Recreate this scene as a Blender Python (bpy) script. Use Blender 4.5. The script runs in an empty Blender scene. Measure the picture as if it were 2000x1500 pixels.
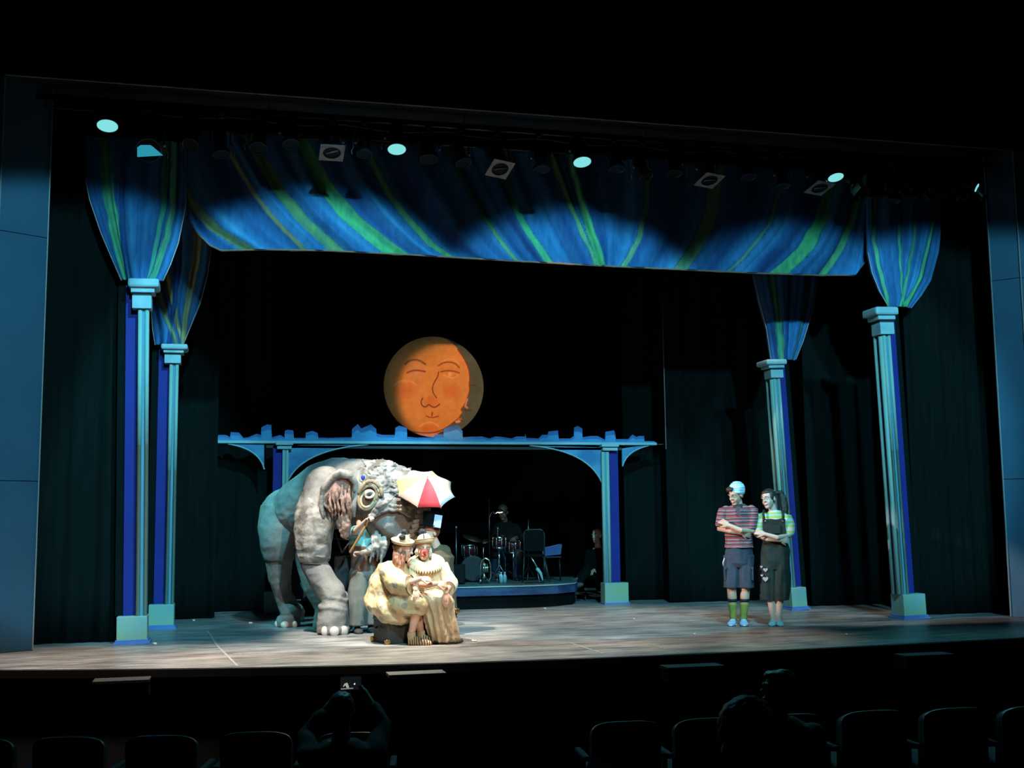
import bpy, bmesh, math, random
from mathutils import Vector, Matrix, noise, Euler
import numpy as np

SC = bpy.context.scene
COL = SC.collection
R = math.radians

# ------------------------------------------------------------------ camera
CAMH = 1.3; FPX = 2273.0
_t, _p, _r = R(13.8), R(6.7), R(0.6)
CF = Vector((math.sin(_t)*math.cos(_p), math.cos(_t)*math.cos(_p), math.sin(_p)))
_R0 = Vector((math.cos(_t), -math.sin(_t), 0)); _U0 = _R0.cross(CF)
CR = _R0*math.cos(_r) - _U0*math.sin(_r); CU = _U0*math.cos(_r) + _R0*math.sin(_r)
CO = Vector((0, 0, CAMH))
cd = bpy.data.cameras.new('camera'); cam = bpy.data.objects.new('camera', cd); COL.objects.link(cam)
cd.sensor_width = 36; cd.lens = FPX/2000*36; cd.clip_start = 0.05; cd.clip_end = 200
m = Matrix((CR, CU, -CF)).transposed().to_4x4(); m.translation = CO; cam.matrix_world = m
SC.camera = cam

# ------------------------------------------------------------------ world, exposure
w = bpy.data.worlds.new('dark_hall'); SC.world = w; w.use_nodes = True
w.node_tree.nodes['Background'].inputs[0].default_value = (0.35, 0.7, 0.9, 1)
w.node_tree.nodes['Background'].inputs[1].default_value = 0.003
SC.view_settings.view_transform = 'Standard'
SC.view_settings.look = 'None'
SC.view_settings.gamma = 1
SC.view_settings.use_curve_mapping = False
SC.view_settings.exposure = 0.0

def spot(name, loc, target, power, color, angle, blend=0.15, size=0.05):
    l = bpy.data.lights.new(name, 'SPOT'); l.energy = power; l.color = color
    l.spot_size = R(angle); l.spot_blend = blend; l.shadow_soft_size = size
    o = bpy.data.objects.new(name, l); COL.objects.link(o)
    o.location = loc
    d = Vector(target) - Vector(loc)
    o.rotation_euler = d.to_track_quat('-Z', 'Y').to_euler()
    return o

CY = (0.20, 0.74, 1.0)
# front-of-house cyan washes: each one's round upper edge shows on the painted canvas
for lx, ly, lz, tx, tz, pw, an, bl in (
        (0.4, 3.6, 6.9, -1.75, 2.56, 3300, 25, .18), (2.0, 5.2, 8.7, 0.95, 2.28, 5900, 30, .22), (3.6, 5.2, 8.7, 4.25, 2.20, 5900, 30, .22),
        (5.6, 3.6, 6.9, 7.45, 2.42, 3500, 28.5, .25), (7.0, 3.6, 6.9, 9.45, 2.52, 3000, 26, .2)):
    spot('front_wash_lamp', (lx, ly, lz), (tx, 13.9, tz), pw, CY, an, bl, 0.14)
# warm white down lights over the front of the stage
for dx, dy, dz, tx_, ty_, pw, an in ((-1.2, 10.6, 9.6, -1.3, 11.9, 6800, 24), (1.0, 10.6, 9.6, 0.9, 11.8, 9600, 24), (3.2, 10.6, 9.6, 3.0, 12.0, 6200, 23), (5.4, 10.6, 9.6, 5.2, 12.2, 2800, 22),
                                   (4.6, 14.5, 7.6, 4.6, 15.3, 2600, 40), (6.9, 14.5, 7.6, 7.1, 14.9, 900, 34), (2.9, 14.6, 7.6, 3.0, 15.2, 900, 34)):
    spot('down_lamp', (dx, dy, dz), (tx_, ty_, 0), pw, (1, .88, .76), an, 1.0, 0.1)
# follow spot on the clowns and the elephant's head, and a steep key from above left
spot('follow_spot', (3.4, -1.0, 6.6), (1.92, 13.3, 1.10), 3900, (1.0, .86, .71), 10.2, 0.25, 0.05)
spot('key_lamp', (-0.2, 11.3, 9.0), (1.78, 13.5, 1.15), 8600, (1.0, .90, .78), 19, 0.4, 0.06)
# cyan side light from the overhead pipe on the elephant's rump
spot('cyan_side_lamp', (-1.9, 14.35, 4.9), (0.75, 15.3, 1.2), 1300, (.16, .80, .95), 24, 0.6, 0.05)
# cyan back lights hanging on the pipe, shining towards the seats
for bx in (1.85, 4.1, 7.4): spot('cyan_back_lamp', (bx, 12.9, 5.6), (bx, 8.6, -0.6), 320, (.16, .80, .95), 70, 0.8, 0.08)
# side light on the pair at the right
spot('side_lamp', (-1.4, 11.9, 3.6), (6.2, 13.2, 1.1), 3000, (1.0, .82, .76), 12, 0.5, 0.05)
# moon specials: an orange spot, then a weak added fill
spot('moon_spot_or_fill', (5.4, 6.0, 5.4), (3.36, 17.7, 3.30), 5000, (1.0, .38, .09), 8.1, 0.35, 0.05)
spot('moon_spot_or_fill', (0.6, 6.5, 4.9), (3.15, 17.7, 3.3), 420, (1.0, .72, .36), 9, 0.3, 0.05)  # added fill that lifts the part outside the orange spot

# ------------------------------------------------------------------ measuring helpers
def ray(px, py): return CF*FPX + CR*(px-1000) + CU*(750-py)
def onY(px, py, Y):
    d = ray(px, py); return CO + d*(Y/d.y)
def onZ(px, py, Z=0.0):
    d = ray(px, py); return CO + d*((Z-CAMH)/d.z)
class Frame:
    """local frame standing at a floor point: x = to the right, y = away from the seats, z = up"""
    def __init__(s, o):
        s.o = Vector(o); h = Vector((s.o.x, s.o.y, 0)).normalized(); s.n = h
        s.rz = math.atan2(-h.x, h.y); s.x = Vector((h.y, -h.x, 0))
        s.Z = (s.o-CO).dot(CF); s.s = FPX/s.Z
    def pt(s, px, py, d=0.0):
        r = ray(px, py); t = ((s.o-CO).dot(s.n)+d)/r.dot(s.n)
        v = CO + r*t - s.o
        return Vector((v.dot(s.x), v.dot(s.n), v.z))
    def w(s, v): return s.o + s.x*v[0] + s.n*v[1] + Vector((0, 0, v[2]))

# ------------------------------------------------------------------ object helpers
def tag(o, label=None, cat=None, group=None, kind=None):
    if label: o['label'] = label
    if cat: o['category'] = cat
    if group: o['group'] = group
    if kind: o['kind'] = kind
    return o
def thing(name, loc=(0, 0, 0), rz=0, label=None, cat=None, group=None):
    o = bpy.data.objects.new(name, None); COL.objects.link(o); o.empty_display_size = .1
    o.location = loc; o.rotation_euler = (0, 0, rz)
    return tag(o, label, cat, group)
def copy_tree(o, parent=None):
    c = o.copy(); COL.objects.link(c); c.parent = parent
    for ch in o.children: copy_tree(ch, c)
    return c

class MB:
    def __init__(s): s.v = []; s.f = []; s.sm = []
    def add(s, vs, fs, smooth=False):
        b = len(s.v); s.v += [tuple(v) for v in vs]
        s.f += [tuple(i+b for i in f) for f in fs]; s.sm += [smooth]*len(fs); return s
    def box(s, c, d, rot=None, bev=0.0):
        hx, hy, hz = d[0]/2, d[1]/2, d[2]/2; M = rot or Matrix.Identity(3); c = Vector(c)
        if bev <= 0 or bev*2.2 > min(d):
            vs = [c+M@Vector((x*hx, y*hy, z*hz)) for x in (-1, 1) for y in (-1, 1) for z in (-1, 1)]
            return s.add(vs, [(0, 1, 3, 2), (4, 6, 7, 5), (0, 4, 5, 1), (2, 3, 7, 6), (0, 2, 6, 4), (1, 5, 7, 3)])
        bm = bmesh.new(); bmesh.ops.create_cube(bm, size=1)
        for v in bm.verts: v.co = Vector((v.co.x*d[0], v.co.y*d[1], v.co.z*d[2]))
        bmesh.ops.bevel(bm, geom=bm.edges[:], offset=bev, segments=2, profile=.5, affect='EDGES')
        bm.verts.index_update()
        s.add([c+M@v.co for v in bm.verts], [[v.index for v in f.verts] for f in bm.faces]); bm.free(); return s
    def loft(s, rings, smooth=True, cap=True):
        n = len(rings[0]); vs = [v for r in rings for v in r]; fs = []
        for i in range(len(rings)-1):
            for j in range(n):
                k = (j+1) % n; fs.append((i*n+j, i*n+k, (i+1)*n+k, (i+1)*n+j))
        s.add(vs, fs, smooth)
        if cap:
            b = len(s.v)-len(vs)
            s.f.append(tuple(b+j for j in reversed(range(n)))); s.sm.append(False)
            s.f.append(tuple(b+(len(rings)-1)*n+j for j in range(n))); s.sm.append(False)
        return s
    def tube(s, pts, r, n=10, cap=True, round_=False):
        pts = [Vector(p) for p in pts]; rr = r if isinstance(r, (list, tuple)) else [r]*len(pts)
        rr = list(rr); rings = []
        if round_:
            d0 = (pts[0]-pts[1]).normalized(); d1 = (pts[-1]-pts[-2]).normalized()
            a = [(pts[0]+d0*rr[0]*math.sin(t), rr[0]*math.cos(t)) for t in (R(88), R(65), R(40), R(20))]
            b = [(pts[-1]+d1*rr[-1]*math.sin(t), rr[-1]*math.cos(t)) for t in (R(20), R(40), R(65), R(88))]
            pts = [x[0] for x in a]+pts+[x[0] for x in b]; rr = [x[1] for x in a]+rr+[x[1] for x in b]
        prev = None
        for i, p in enumerate(pts):
            if i == 0: t = pts[1]-p
            elif i == len(pts)-1: t = p-pts[i-1]
            else: t = (pts[i+1]-p).normalized()+(p-pts[i-1]).normalized()
            if t.length < 1e-9: t = Vector((0, 0, 1))
            t.normalize()
            if prev is None:
                u = Vector((0, 0, 1)).cross(t)
                if u.length < 0.1: u = Vector((1, 0, 0)).cross(t)
            else:
                u = prev - t*prev.dot(t)
                if u.length < 1e-6: u = Vector((1, 0, 0)).cross(t)
            u.normalize(); prev = u; v = t.cross(u)
            rings.append([p+(u*math.cos(2*math.pi*j/n)+v*math.sin(2*math.pi*j/n))*rr[i] for j in range(n)])
        return s.loft(rings, True, cap)
    def lathe(s, prof, n=24, M=None, c=(0, 0, 0), cap=True):
        M = M or Matrix.Identity(3); c = Vector(c)
        rings = [[c+M@Vector((r*math.cos(2*math.pi*j/n), r*math.sin(2*math.pi*j/n), z)) for j in range(n)] for r, z in prof]
        return s.loft(rings, True, cap)
    def ell(s, c, r, M=None, n=16):
        prof = [(max(1e-4, math.cos(t)), math.sin(t)) for t in [R(-89+178*i/(n//2+2)) for i in range(n//2+3)]]
        M = M or Matrix.Identity(3); c = Vector(c)
        r = (r, r, r) if not isinstance(r, (tuple, list)) else r
        rings = [[c+M@Vector((q*math.cos(2*math.pi*j/n)*r[0], q*math.sin(2*math.pi*j/n)*r[1], z*r[2])) for j in range(n)] for q, z in prof]
        return s.loft(rings, True, True)
    def prism(s, poly, axis_pt, thick, flip=False):
        """poly: list of 3D points (front), extruded by vector axis_pt*thick; concave ok"""
        a = Vector(axis_pt)*thick; n = len(poly); P = [Vector(p) for p in poly]
        vs = P+[p+a for p in P]; b = len(s.v); s.v += [tuple(v) for v in vs]
        from mathutils.geometry import tessellate_polygon
        tris = tessellate_polygon([P])
        for t in tris:
            s.f.append((b+t[0], b+t[1], b+t[2])); s.f.append((b+n+t[2], b+n+t[1], b+n+t[0])); s.sm += [False]*2
        for i in range(n):
            k = (i+1) % n; s.f.append((b+i, b+k, b+n+k, b+n+i)); s.sm.append(False)
        return s
    def mesh(s, name):
        me = bpy.data.meshes.new(name); me.from_pydata(s.v, [], s.f); me.update()
        me.polygons.foreach_set('use_smooth', s.sm)
        bm = bmesh.new(); bm.from_mesh(me); bmesh.ops.recalc_face_normals(bm, faces=bm.faces[:]); bm.to_mesh(me); bm.free()
        return me
    def build(s, name, mat, parent=None, label=None):
        me = s.mesh(name); o = bpy.data.objects.new(name, me); COL.objects.link(o)
        if mat: me.materials.append(mat)
        if parent: o.parent = parent
        if label: o['label'] = label
        return o

def blob(mb, name, mat, parent=None, vox=0.012, smooth=4, disp=None, label=None, attr=None):
    """one continuous skin grown around overlapping closed shapes"""
    me = mb.mesh(name+'_t'); o = bpy.data.objects.new(name+'_t', me); COL.objects.link(o)
    md = o.modifiers.new('r', 'REMESH'); md.mode = 'VOXEL'; md.voxel_size = vox; md.use_smooth_shade = True
    if smooth:
        ms = o.modifiers.new('s', 'SMOOTH'); ms.factor = .5; ms.iterations = smooth
    dg = bpy.context.evaluated_depsgraph_get(); dg.update()
    nm = bpy.data.meshes.new_from_object(o.evaluated_get(dg)); nm.name = name
    bpy.data.objects.remove(o); bpy.data.meshes.remove(me)
    if disp:
        ns = [v.normal.copy() for v in nm.vertices]
        for v, nn in zip(nm.vertices, ns): v.co = v.co + nn*disp(v.co)
        nm.update()
    nm.polygons.foreach_set('use_smooth', [True]*len(nm.polygons))
    if attr:
        ca = nm.color_attributes.new('paint', 'FLOAT_COLOR', 'POINT')
        buf = np.ones((len(nm.vertices), 4), dtype=np.float32)
        for i, v in enumerate(nm.vertices): buf[i, :3] = attr(v.co)
        ca.data.foreach_set('color', buf.ravel())
    nm.materials.clear(); nm.materials.append(mat)
    r = bpy.data.objects.new(name, nm); COL.objects.link(r)
    if parent: r.parent = parent
    if label: r['label'] = label
    return r

# ------------------------------------------------------------------ materials
def mat(name, c1, c2=None, scale=4.0, rough=.7, bump=0.0, bscale=None, metal=0.0, emit=0.0, ecol=None, stretch=(1, 1, 1), sheen=0, spec=None, attr=None, detail=5, contrast=None):
    mt = bpy.data.materials.new(name); mt.use_nodes = True; nt = mt.node_tree; N = nt.nodes; L = nt.links
    b = N['Principled BSDF']; b.inputs['Roughness'].default_value = rough; b.inputs['Metallic'].default_value = metal
    if spec is not None: b.inputs['Specular IOR Level'].default_value = spec
    if sheen: b.inputs['Sheen Weight'].default_value = sheen
    tc = N.new('ShaderNodeTexCoord'); mp = N.new('ShaderNodeMapping'); mp.inputs['Scale'].default_value = stretch
    L.new(tc.outputs['Object'], mp.inputs['Vector'])
    base = (*c1, 1)
    if c2 is not None or attr:
        nz = N.new('ShaderNodeTexNoise'); nz.inputs['Scale'].default_value = scale; nz.inputs['Detail'].default_value = detail
        L.new(mp.outputs[0], nz.inputs['Vector'])
        mr = N.new('ShaderNodeMapRange'); lo, hi = contrast or (.32, .68)
        mr.inputs['From Min'].default_value = lo; mr.inputs['From Max'].default_value = hi
        L.new(nz.outputs['Fac'], mr.inputs['Value'])
        mx = N.new('ShaderNodeMix'); mx.data_type = 'RGBA'
        L.new(mr.outputs[0], mx.inputs['Factor'])
        if attr:
            at = N.new('ShaderNodeAttribute'); at.attribute_name = 'paint'
            m2 = N.new('ShaderNodeMix'); m2.data_type = 'RGBA'; m2.blend_type = 'MULTIPLY'; m2.inputs['Factor'].default_value = 1
            L.new(at.outputs['Color'], m2.inputs['A']); m2.inputs['B'].default_value = (*(c2 or (.75, .75, .75)), 1)
            L.new(at.outputs['Color'], mx.inputs['A']); L.new(m2.outputs['Result'], mx.inputs['B'])
        else:
            mx.inputs['A'].default_value = base; mx.inputs['B'].default_value = (*c2, 1)
        L.new(mx.outputs['Result'], b.inputs['Base Color'])
    else: b.inputs['Base Color'].default_value = base
    if bump:
        n2 = N.new('ShaderNodeTexNoise'); n2.inputs['Scale'].default_value = bscale or scale*4; n2.inputs['Detail'].default_value = 4
        L.new(mp.outputs[0], n2.inputs['Vector'])
        bp = N.new('ShaderNodeBump'); bp.inputs['Strength'].default_value = bump; bp.inputs['Distance'].default_value = .01
        L.new(n2.outputs['Fac'], bp.inputs['Height']); L.new(bp.outputs[0], b.inputs['Normal'])
    if emit:
        b.inputs['Emission Color'].default_value = (*(ecol or c1), 1); b.inputs['Emission Strength'].default_value = emit
    return mt

def stripe_mat(name, cols, period, axis=2, rough=.85, phase=0.0, wob=0.02, bump=.2):
    """woven horizontal stripes: cols = [(position 0-1, colour)]"""
    mt = bpy.data.materials.new(name); mt.use_nodes = True; nt = mt.node_tree; N = nt.nodes; L = nt.links
    b = N['Principled BSDF']; b.inputs['Roughness'].default_value = rough
    tc = N.new('ShaderNodeTexCoord'); sp = N.new('ShaderNodeSeparateXYZ'); L.new(tc.outputs['Object'], sp.inputs[0])
    nz = N.new('ShaderNodeTexNoise'); nz.inputs['Scale'].default_value = 6; L.new(tc.outputs['Object'], nz.inputs['Vector'])
    a = N.new('ShaderNodeMath'); a.operation = 'MULTIPLY_ADD'; a.inputs[1].default_value = wob; L.new(nz.outputs['Fac'], a.inputs[0]); L.new(sp.outputs[axis], a.inputs[2])
    d = N.new('ShaderNodeMath'); d.operation = 'MULTIPLY_ADD'; d.inputs[1].default_value = 1/period; d.inputs[2].default_value = phase+10; L.new(a.outputs[0], d.inputs[0])
    f = N.new('ShaderNodeMath'); f.operation = 'FRACT'; L.new(d.outputs[0], f.inputs[0])
    cr = N.new('ShaderNodeValToRGB'); cr.color_ramp.interpolation = 'CONSTANT'
    e = cr.color_ramp.elements
    e[0].position = cols[0][0]; e[0].color = (*cols[0][1], 1); e[1].position = cols[1][0]; e[1].color = (*cols[1][1], 1)
    for p_, c_ in cols[2:]:
        q = e.new(p_); q.color = (*c_, 1)
    L.new(f.outputs[0], cr.inputs[0]); L.new(cr.outputs[0], b.inputs['Base Color'])
    bp = N.new('ShaderNodeBump'); bp.inputs['Strength'].default_value = bump; bp.inputs['Distance'].default_value = .01
    n2 = N.new('ShaderNodeTexNoise'); n2.inputs['Scale'].default_value = 25; L.new(tc.outputs['Object'], n2.inputs['Vector'])
    L.new(n2.outputs['Fac'], bp.inputs['Height']); L.new(bp.outputs[0], b.inputs['Normal'])
    return mt

M = {}
M['black'] = mat('matt_black', (.006, .006, .007), rough=.6)
M['blackpaint'] = mat('black_paint', (.010, .011, .012), (.016, .017, .018), 3, .7)
M['drape'] = mat('black_velour', (.0022, .0060, .0056), (.0036, .0090, .0080), 5, .95, .4, 30, stretch=(6, 6, .4), sheen=0, spec=.1)
M['backdrape'] = mat('backdrop_velour', (.002, .002, .002), rough=1, spec=0)
M['wallblue'] = mat('proscenium_paint', (.020, .085, .145), (.026, .098, .165), 2.5, .6, .1, 60)
M['chrome'] = mat('chrome', (.75, .77, .78), rough=.2, metal=1)
M['steel'] = mat('dull_steel', (.25, .26, .27), rough=.4, metal=1)
M['darkmetal'] = mat('black_metal', (.012, .012, .013), rough=.35, metal=.3)
M['cream'] = mat('cream_strip', (.5, .45, .4), rough=.6)

# stage floor: worn dark boards with streaks and scuffs
def floor_mat():
    mt = bpy.data.materials.new('worn_stage_floor'); mt.use_nodes = True; nt = mt.node_tree; N = nt.nodes; L = nt.links
    b = N['Principled BSDF']; tc = N.new('ShaderNodeTexCoord')
    def nz(scale, st, det=6):
        mp = N.new('ShaderNodeMapping'); mp.inputs['Scale'].default_value = st; L.new(tc.outputs['Object'], mp.inputs[0])
        n = N.new('ShaderNodeTexNoise'); n.inputs['Scale'].default_value = scale; n.inputs['Detail'].default_value = det; L.new(mp.outputs[0], n.inputs['Vector']); return n
    n1 = nz(1.6, (.8, 2.2, 1)); n2 = nz(9, (.35, 2.5, 1)); n3 = nz(30, (1, 1, 1), 3)
    r1 = N.new('ShaderNodeValToRGB'); r1.color_ramp.elements[0].position = .38; r1.color_ramp.elements[1].position = .63
    r1.color_ramp.elements[0].color = (.085, .085, .083, 1); r1.color_ramp.elements[1].color = (.33, .32, .30, 1)
    ad = N.new('ShaderNodeMath'); ad.operation = 'MULTIPLY_ADD'; ad.inputs[1].default_value = .55; L.new(n2.outputs['Fac'], ad.inputs[0])
    h = N.new('ShaderNodeMath'); h.operation = 'MULTIPLY'; h.inputs[1].default_value = .45; L.new(n1.outputs['Fac'], h.inputs[0]); L.new(h.outputs[0], ad.inputs[2])
    L.new(ad.outputs[0], r1.inputs[0]); L.new(r1.outputs[0], b.inputs['Base Color'])
    mr = N.new('ShaderNodeMapRange'); mr.inputs['To Min'].default_value = .28; mr.inputs['To Max'].default_value = .5; L.new(n2.outputs['Fac'], mr.inputs[0]); L.new(mr.outputs[0], b.inputs['Roughness'])
    bp = N.new('ShaderNodeBump'); bp.inputs['Strength'].default_value = .12; bp.inputs['Distance'].default_value = .01; L.new(n3.outputs['Fac'], bp.inputs['Height']); L.new(bp.outputs[0], b.inputs['Normal'])
    b.inputs['Specular IOR Level'].default_value = .45
    return mt
M['floor'] = floor_mat()

# ------------------------------------------------------------------ setting
def struct(mb, name, m_): return tag(mb.build(name, m_), kind='structure')
# curved stage edge
edge = [(-7, 13.6), (-4.5, 12.6), (-3.2, 12.05)]
for i in range(33):
    x = -2.4+i*(12.6/32); edge.append((x, 10.79+0.0285*(x-3.5)**2*(1 if x < 3.5 else .42)))
edge += [(11.5, 11.75), (13.5, 12.6), (15, 13.6)]
top = edge+[(15, 22), (-7, 22)]
struct(MB().prism([(x, y, 0) for x, y in top], (0, 0, -1), .04), 'floor', M['floor'])
ap = MB()
e2 = [(x, y) for x, y in edge]
for (a, b_) in zip(e2[:-1], e2[1:]):
    ap.add([(a[0], a[1], -.001), (b_[0], b_[1], -.001), (b_[0], b_[1], -1.3), (a[0], a[1], -1.3), (a[0], a[1]+.06, -.001), (b_[0], b_[1]+.06, -.001), (b_[0], b_[1]+.06, -1.3), (a[0], a[1]+.06, -1.3)],
           [(0, 1, 2, 3), (7, 6, 5, 4), (3, 2, 6, 7)])
struct(ap, 'wall_stage_front', M['blackpaint'])
lip = MB()
for (a, b_) in zip(e2[:-1], e2[1:]):
    lip.add([(a[0], a[1]-.045, -.004), (b_[0], b_[1]-.045, -.004), (b_[0], b_[1]-.045, -.075), (a[0], a[1]-.045, -.075), (a[0], a[1]+.01, -.004), (b_[0], b_[1]+.01, -.004), (b_[0], b_[1]+.01, -.075), (a[0], a[1]+.01, -.075)],
            [(0, 1, 2, 3), (4, 5, 1, 0), (3, 2, 6, 7)])
struct(lip, 'trim_or_highlight_1', M['black'])
# proscenium: splayed reveals in stacked panels
def splay(name, a, b, seams, thick=.25):
    mb = MB(); a = Vector(a); b = Vector(b); d = (b-a).normalized(); nrm = Vector((-d.y, d.x, 0))
    if nrm.y < 0: nrm = -nrm
    zs = [0]+seams+[6.13]
    for z0, z1 in zip(zs[:-1], zs[1:]):
        P = [Vector((a.x, a.y, z0+.004)), Vector((b.x, b.y, z0+.004)), Vector((b.x, b.y, z1-.004)), Vector((a.x, a.y, z1-.004))]
        mb.prism(P, nrm, thick)
    return struct(mb, name, M['wallblue'])
AL = onY(10, 160, 13.0).x; BL = onZ(65, 1270).x
AR = onY(1984, 400, 13.0).x; BR = onZ(1972, 1205).x
zl = onY(50, 457, 13.15).z; zl2 = onY(40, 939, 13.15).z; zr = onY(1950, 545, 13.15).z
splay('wall_left', (AL, 13.02), (BL, 13.3), [zl2, zl])
splay('wall_right', (BR, 13.3), (AR, 13.02), [zl2, zr])
splay('wall_front_left', (AL-3.2, 12.3), (AL-.003, 13.02), [zl2, zl])
splay('wall_front_right', (AR+.003, 13.02), (AR+3.4, 12.3), [zl2, zr])
hd = MB().prism([(AL-3.2, 12.3, 6.13), (AL, 13.0, 6.13), (AR, 13.0, 6.13), (AR+3.4, 12.3, 6.13), (AR+3.4, 12.7, 6.13), (AR, 13.5, 6.13), (AL, 13.5, 6.13), (AL-3.2, 12.7, 6.13)], (0, 0, 1), 4.4)
struct(hd, 'wall_header', M['black'])
struct(MB().box(((AL+AR)/2, 12.99, 6.125), (AR-AL, .02, .012)), 'trim_or_highlight_2', mat('painted_edge_highlight', (.34, .31, .29), rough=.4))  # pale strip paints in the highlight along the header's lower edge
for i_, (bx_, by_) in enumerate(((AL, 13.0), (BL, 13.285), (BR, 13.285), (AR, 13.0))): struct(MB().box((bx_, by_-.008, 3.06), (.012, .012, 6.1)), 'trim_or_highlight_%d' % (i_+3), bpy.data.materials['painted_edge_highlight'])  # pale strips paint in the catch lights on the proscenium corners
struct(MB().box((4, 21.9, 4.5), (24, .2, 12)), 'wall_back', M['backdrape'])
struct(MB().box((-6.9, 17, 4.5), (.2, 9.8, 12)), 'wall_stage_left', M['backdrape'])
struct(MB().box((14.9, 17, 4.5), (.2, 9.8, 12)), 'wall_stage_right', M['backdrape'])
struct(MB().box((4, 10, 10.6), (24, 24, .2)), 'ceiling', M['backdrape'])
# auditorium floor, raked
struct(MB().prism([(-8, 13.5, -1.3), (-8, 13.5, -1.4), (-8, -2.5, .1), (-8, -2.5, .2)], (1, 0, 0), 24), 'floor_auditorium', mat('black_carpet', (.002, .002, .002), rough=1, spec=0))

# ------------------------------------------------------------------ black curtains
def curtain(x0, x1, Y, label, amp=.020, folds=None, ztop=7.5, slope=0.0, zb=.015):
    w_ = x1-x0; n = max(12, int(w_*46)); folds = folds or w_*2.6; mb = MB(); rows = 14; g = []
    rnd = random.Random(int(x0*100+Y*10)); ph = [rnd.random()*6 for _ in range(3)]
    for i in range(rows+1):
        z = zb+(ztop-zb)*i/rows; r_ = []
        for j in range(n+1):
            t = j/n; x = x0+w_*t
            a = amp*(math.sin(t*folds*6.28+ph[0])+.5*math.sin(t*folds*2.3*6.28+ph[1]+.3*math.sin(z))+.4*math.sin(t*folds*.6*6.28+ph[2]))
            r_.append(Vector((x, Y+slope*(x-x0)+a*(1-.25*i/rows), z)))
        g.append(r_)
    vs = [v for r_ in g for v in r_]; vs2 = [v+Vector((0, .012, 0)) for v in vs]; N_ = n+1; b = len(vs)
    fs = []
    for i in range(rows):
        for j in range(n):
            q = (i*N_+j, i*N_+j+1, (i+1)*N_+j+1, (i+1)*N_+j); fs.append(q); fs.append(tuple(b+k for k in reversed(q)))
        for j in (0, n):
            fs.append((i*N_+j, (i+1)*N_+j, b+(i+1)*N_+j, b+i*N_+j))
    for j in range(n): fs.append((j, j+1, b+j+1, b+j)); fs.append((rows*N_+j, rows*N_+j+1, b+rows*N_+j+1, b+rows*N_+j))
    mb.add(vs+vs2, fs, True)
    return tag(mb.build('stage_curtain', M['drape']), label, 'curtain')
def pxX(px, py, Y): return onY(px, py, Y).x
curtain(-3.6, pxX(262, 1240, 13.95), 13.95, 'black stage curtain beside the left proscenium wall, behind the front left column')
curtain(-3.0, pxX(419, 1200, 16.9), 16.9, 'black stage curtain hanging behind the rear left column')
curtain(-1.4, pxX(530, 1190, 18.1), 18.1, 'dark curtain behind the left end of the arch bridge')
curtain(pxX(1222, 1170, 18.1), pxX(1330, 1170, 18.1), 18.1, 'narrow dark curtain behind the right end of the arch bridge', ztop=7)
wc = curtain(pxX(1308, 1170, 17.35), 9.9, 17.35, 'wide black stage curtain between the arch bridge and the rear right column')
curtain(pxX(1585, 1190, 15.9), 10.8, 15.9, 'black stage curtain between the two right columns')
curtain(pxX(1792, 1208, 13.95), 11.6, 13.95, 'black stage curtain beside the right proscenium wall, behind the front right column')
tag(MB().box((4, 20.6, 3.9), (17, .04, 7.8)).build('backdrop_curtain', M['backdrape']), 'flat black backdrop hanging at the very back of the stage behind the moon', 'backdrop')
ex_ = pxX(1308, 1170, 17.35); MB().tube([(ex_-.004, 17.33, 2.4), (ex_-.004, 17.33, 3.6), (ex_-.004, 17.33, 4.9)], .008, 6).build('curtain_edge_light', mat('painted_edge_light', (.34, .28, .26), rough=.8), wc)  # pale tube stands in for the light along the curtain's edge
# ------------------------------------------------------------------ painted canvas
BL1 = (.022, .075, .22); BL2 = (.045, .20, .42); BL3 = (.08, .31, .52)
GRN = (.13, .50, .17); OLV = (.22, .29, .10); YEL = (.40, .38, .14)
M['canvas'] = mat('painted_canvas', (1, 1, 1), (.66, .70, .74), 9, .9, .35, 70, attr=True, stretch=(2, 2, .6), spec=.2)
def smin(a, b, t): return a+(b-a)*t
def lerp3(a, b, t): t = max(0, min(1, t)); return tuple(a[i]+(b[i]-a[i])*t for i in range(3))
def poly_at(pl, z):
    """x of polyline [(x,z)...] at z, gently extended"""
    pl = sorted(pl, key=lambda q: q[1])
    if z <= pl[0][1]:
        a, b = pl[0], pl[1]
    elif z >= pl[-1][1]:
        a, b = pl[-2], pl[-1]
    else:
        for a, b in zip(pl[:-1], pl[1:]):
            if a[1] <= z <= b[1]: break
    t = (z-a[1])/(b[1]-a[1]+1e-9)
    return a[0]+(b[0]-a[0])*t
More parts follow.
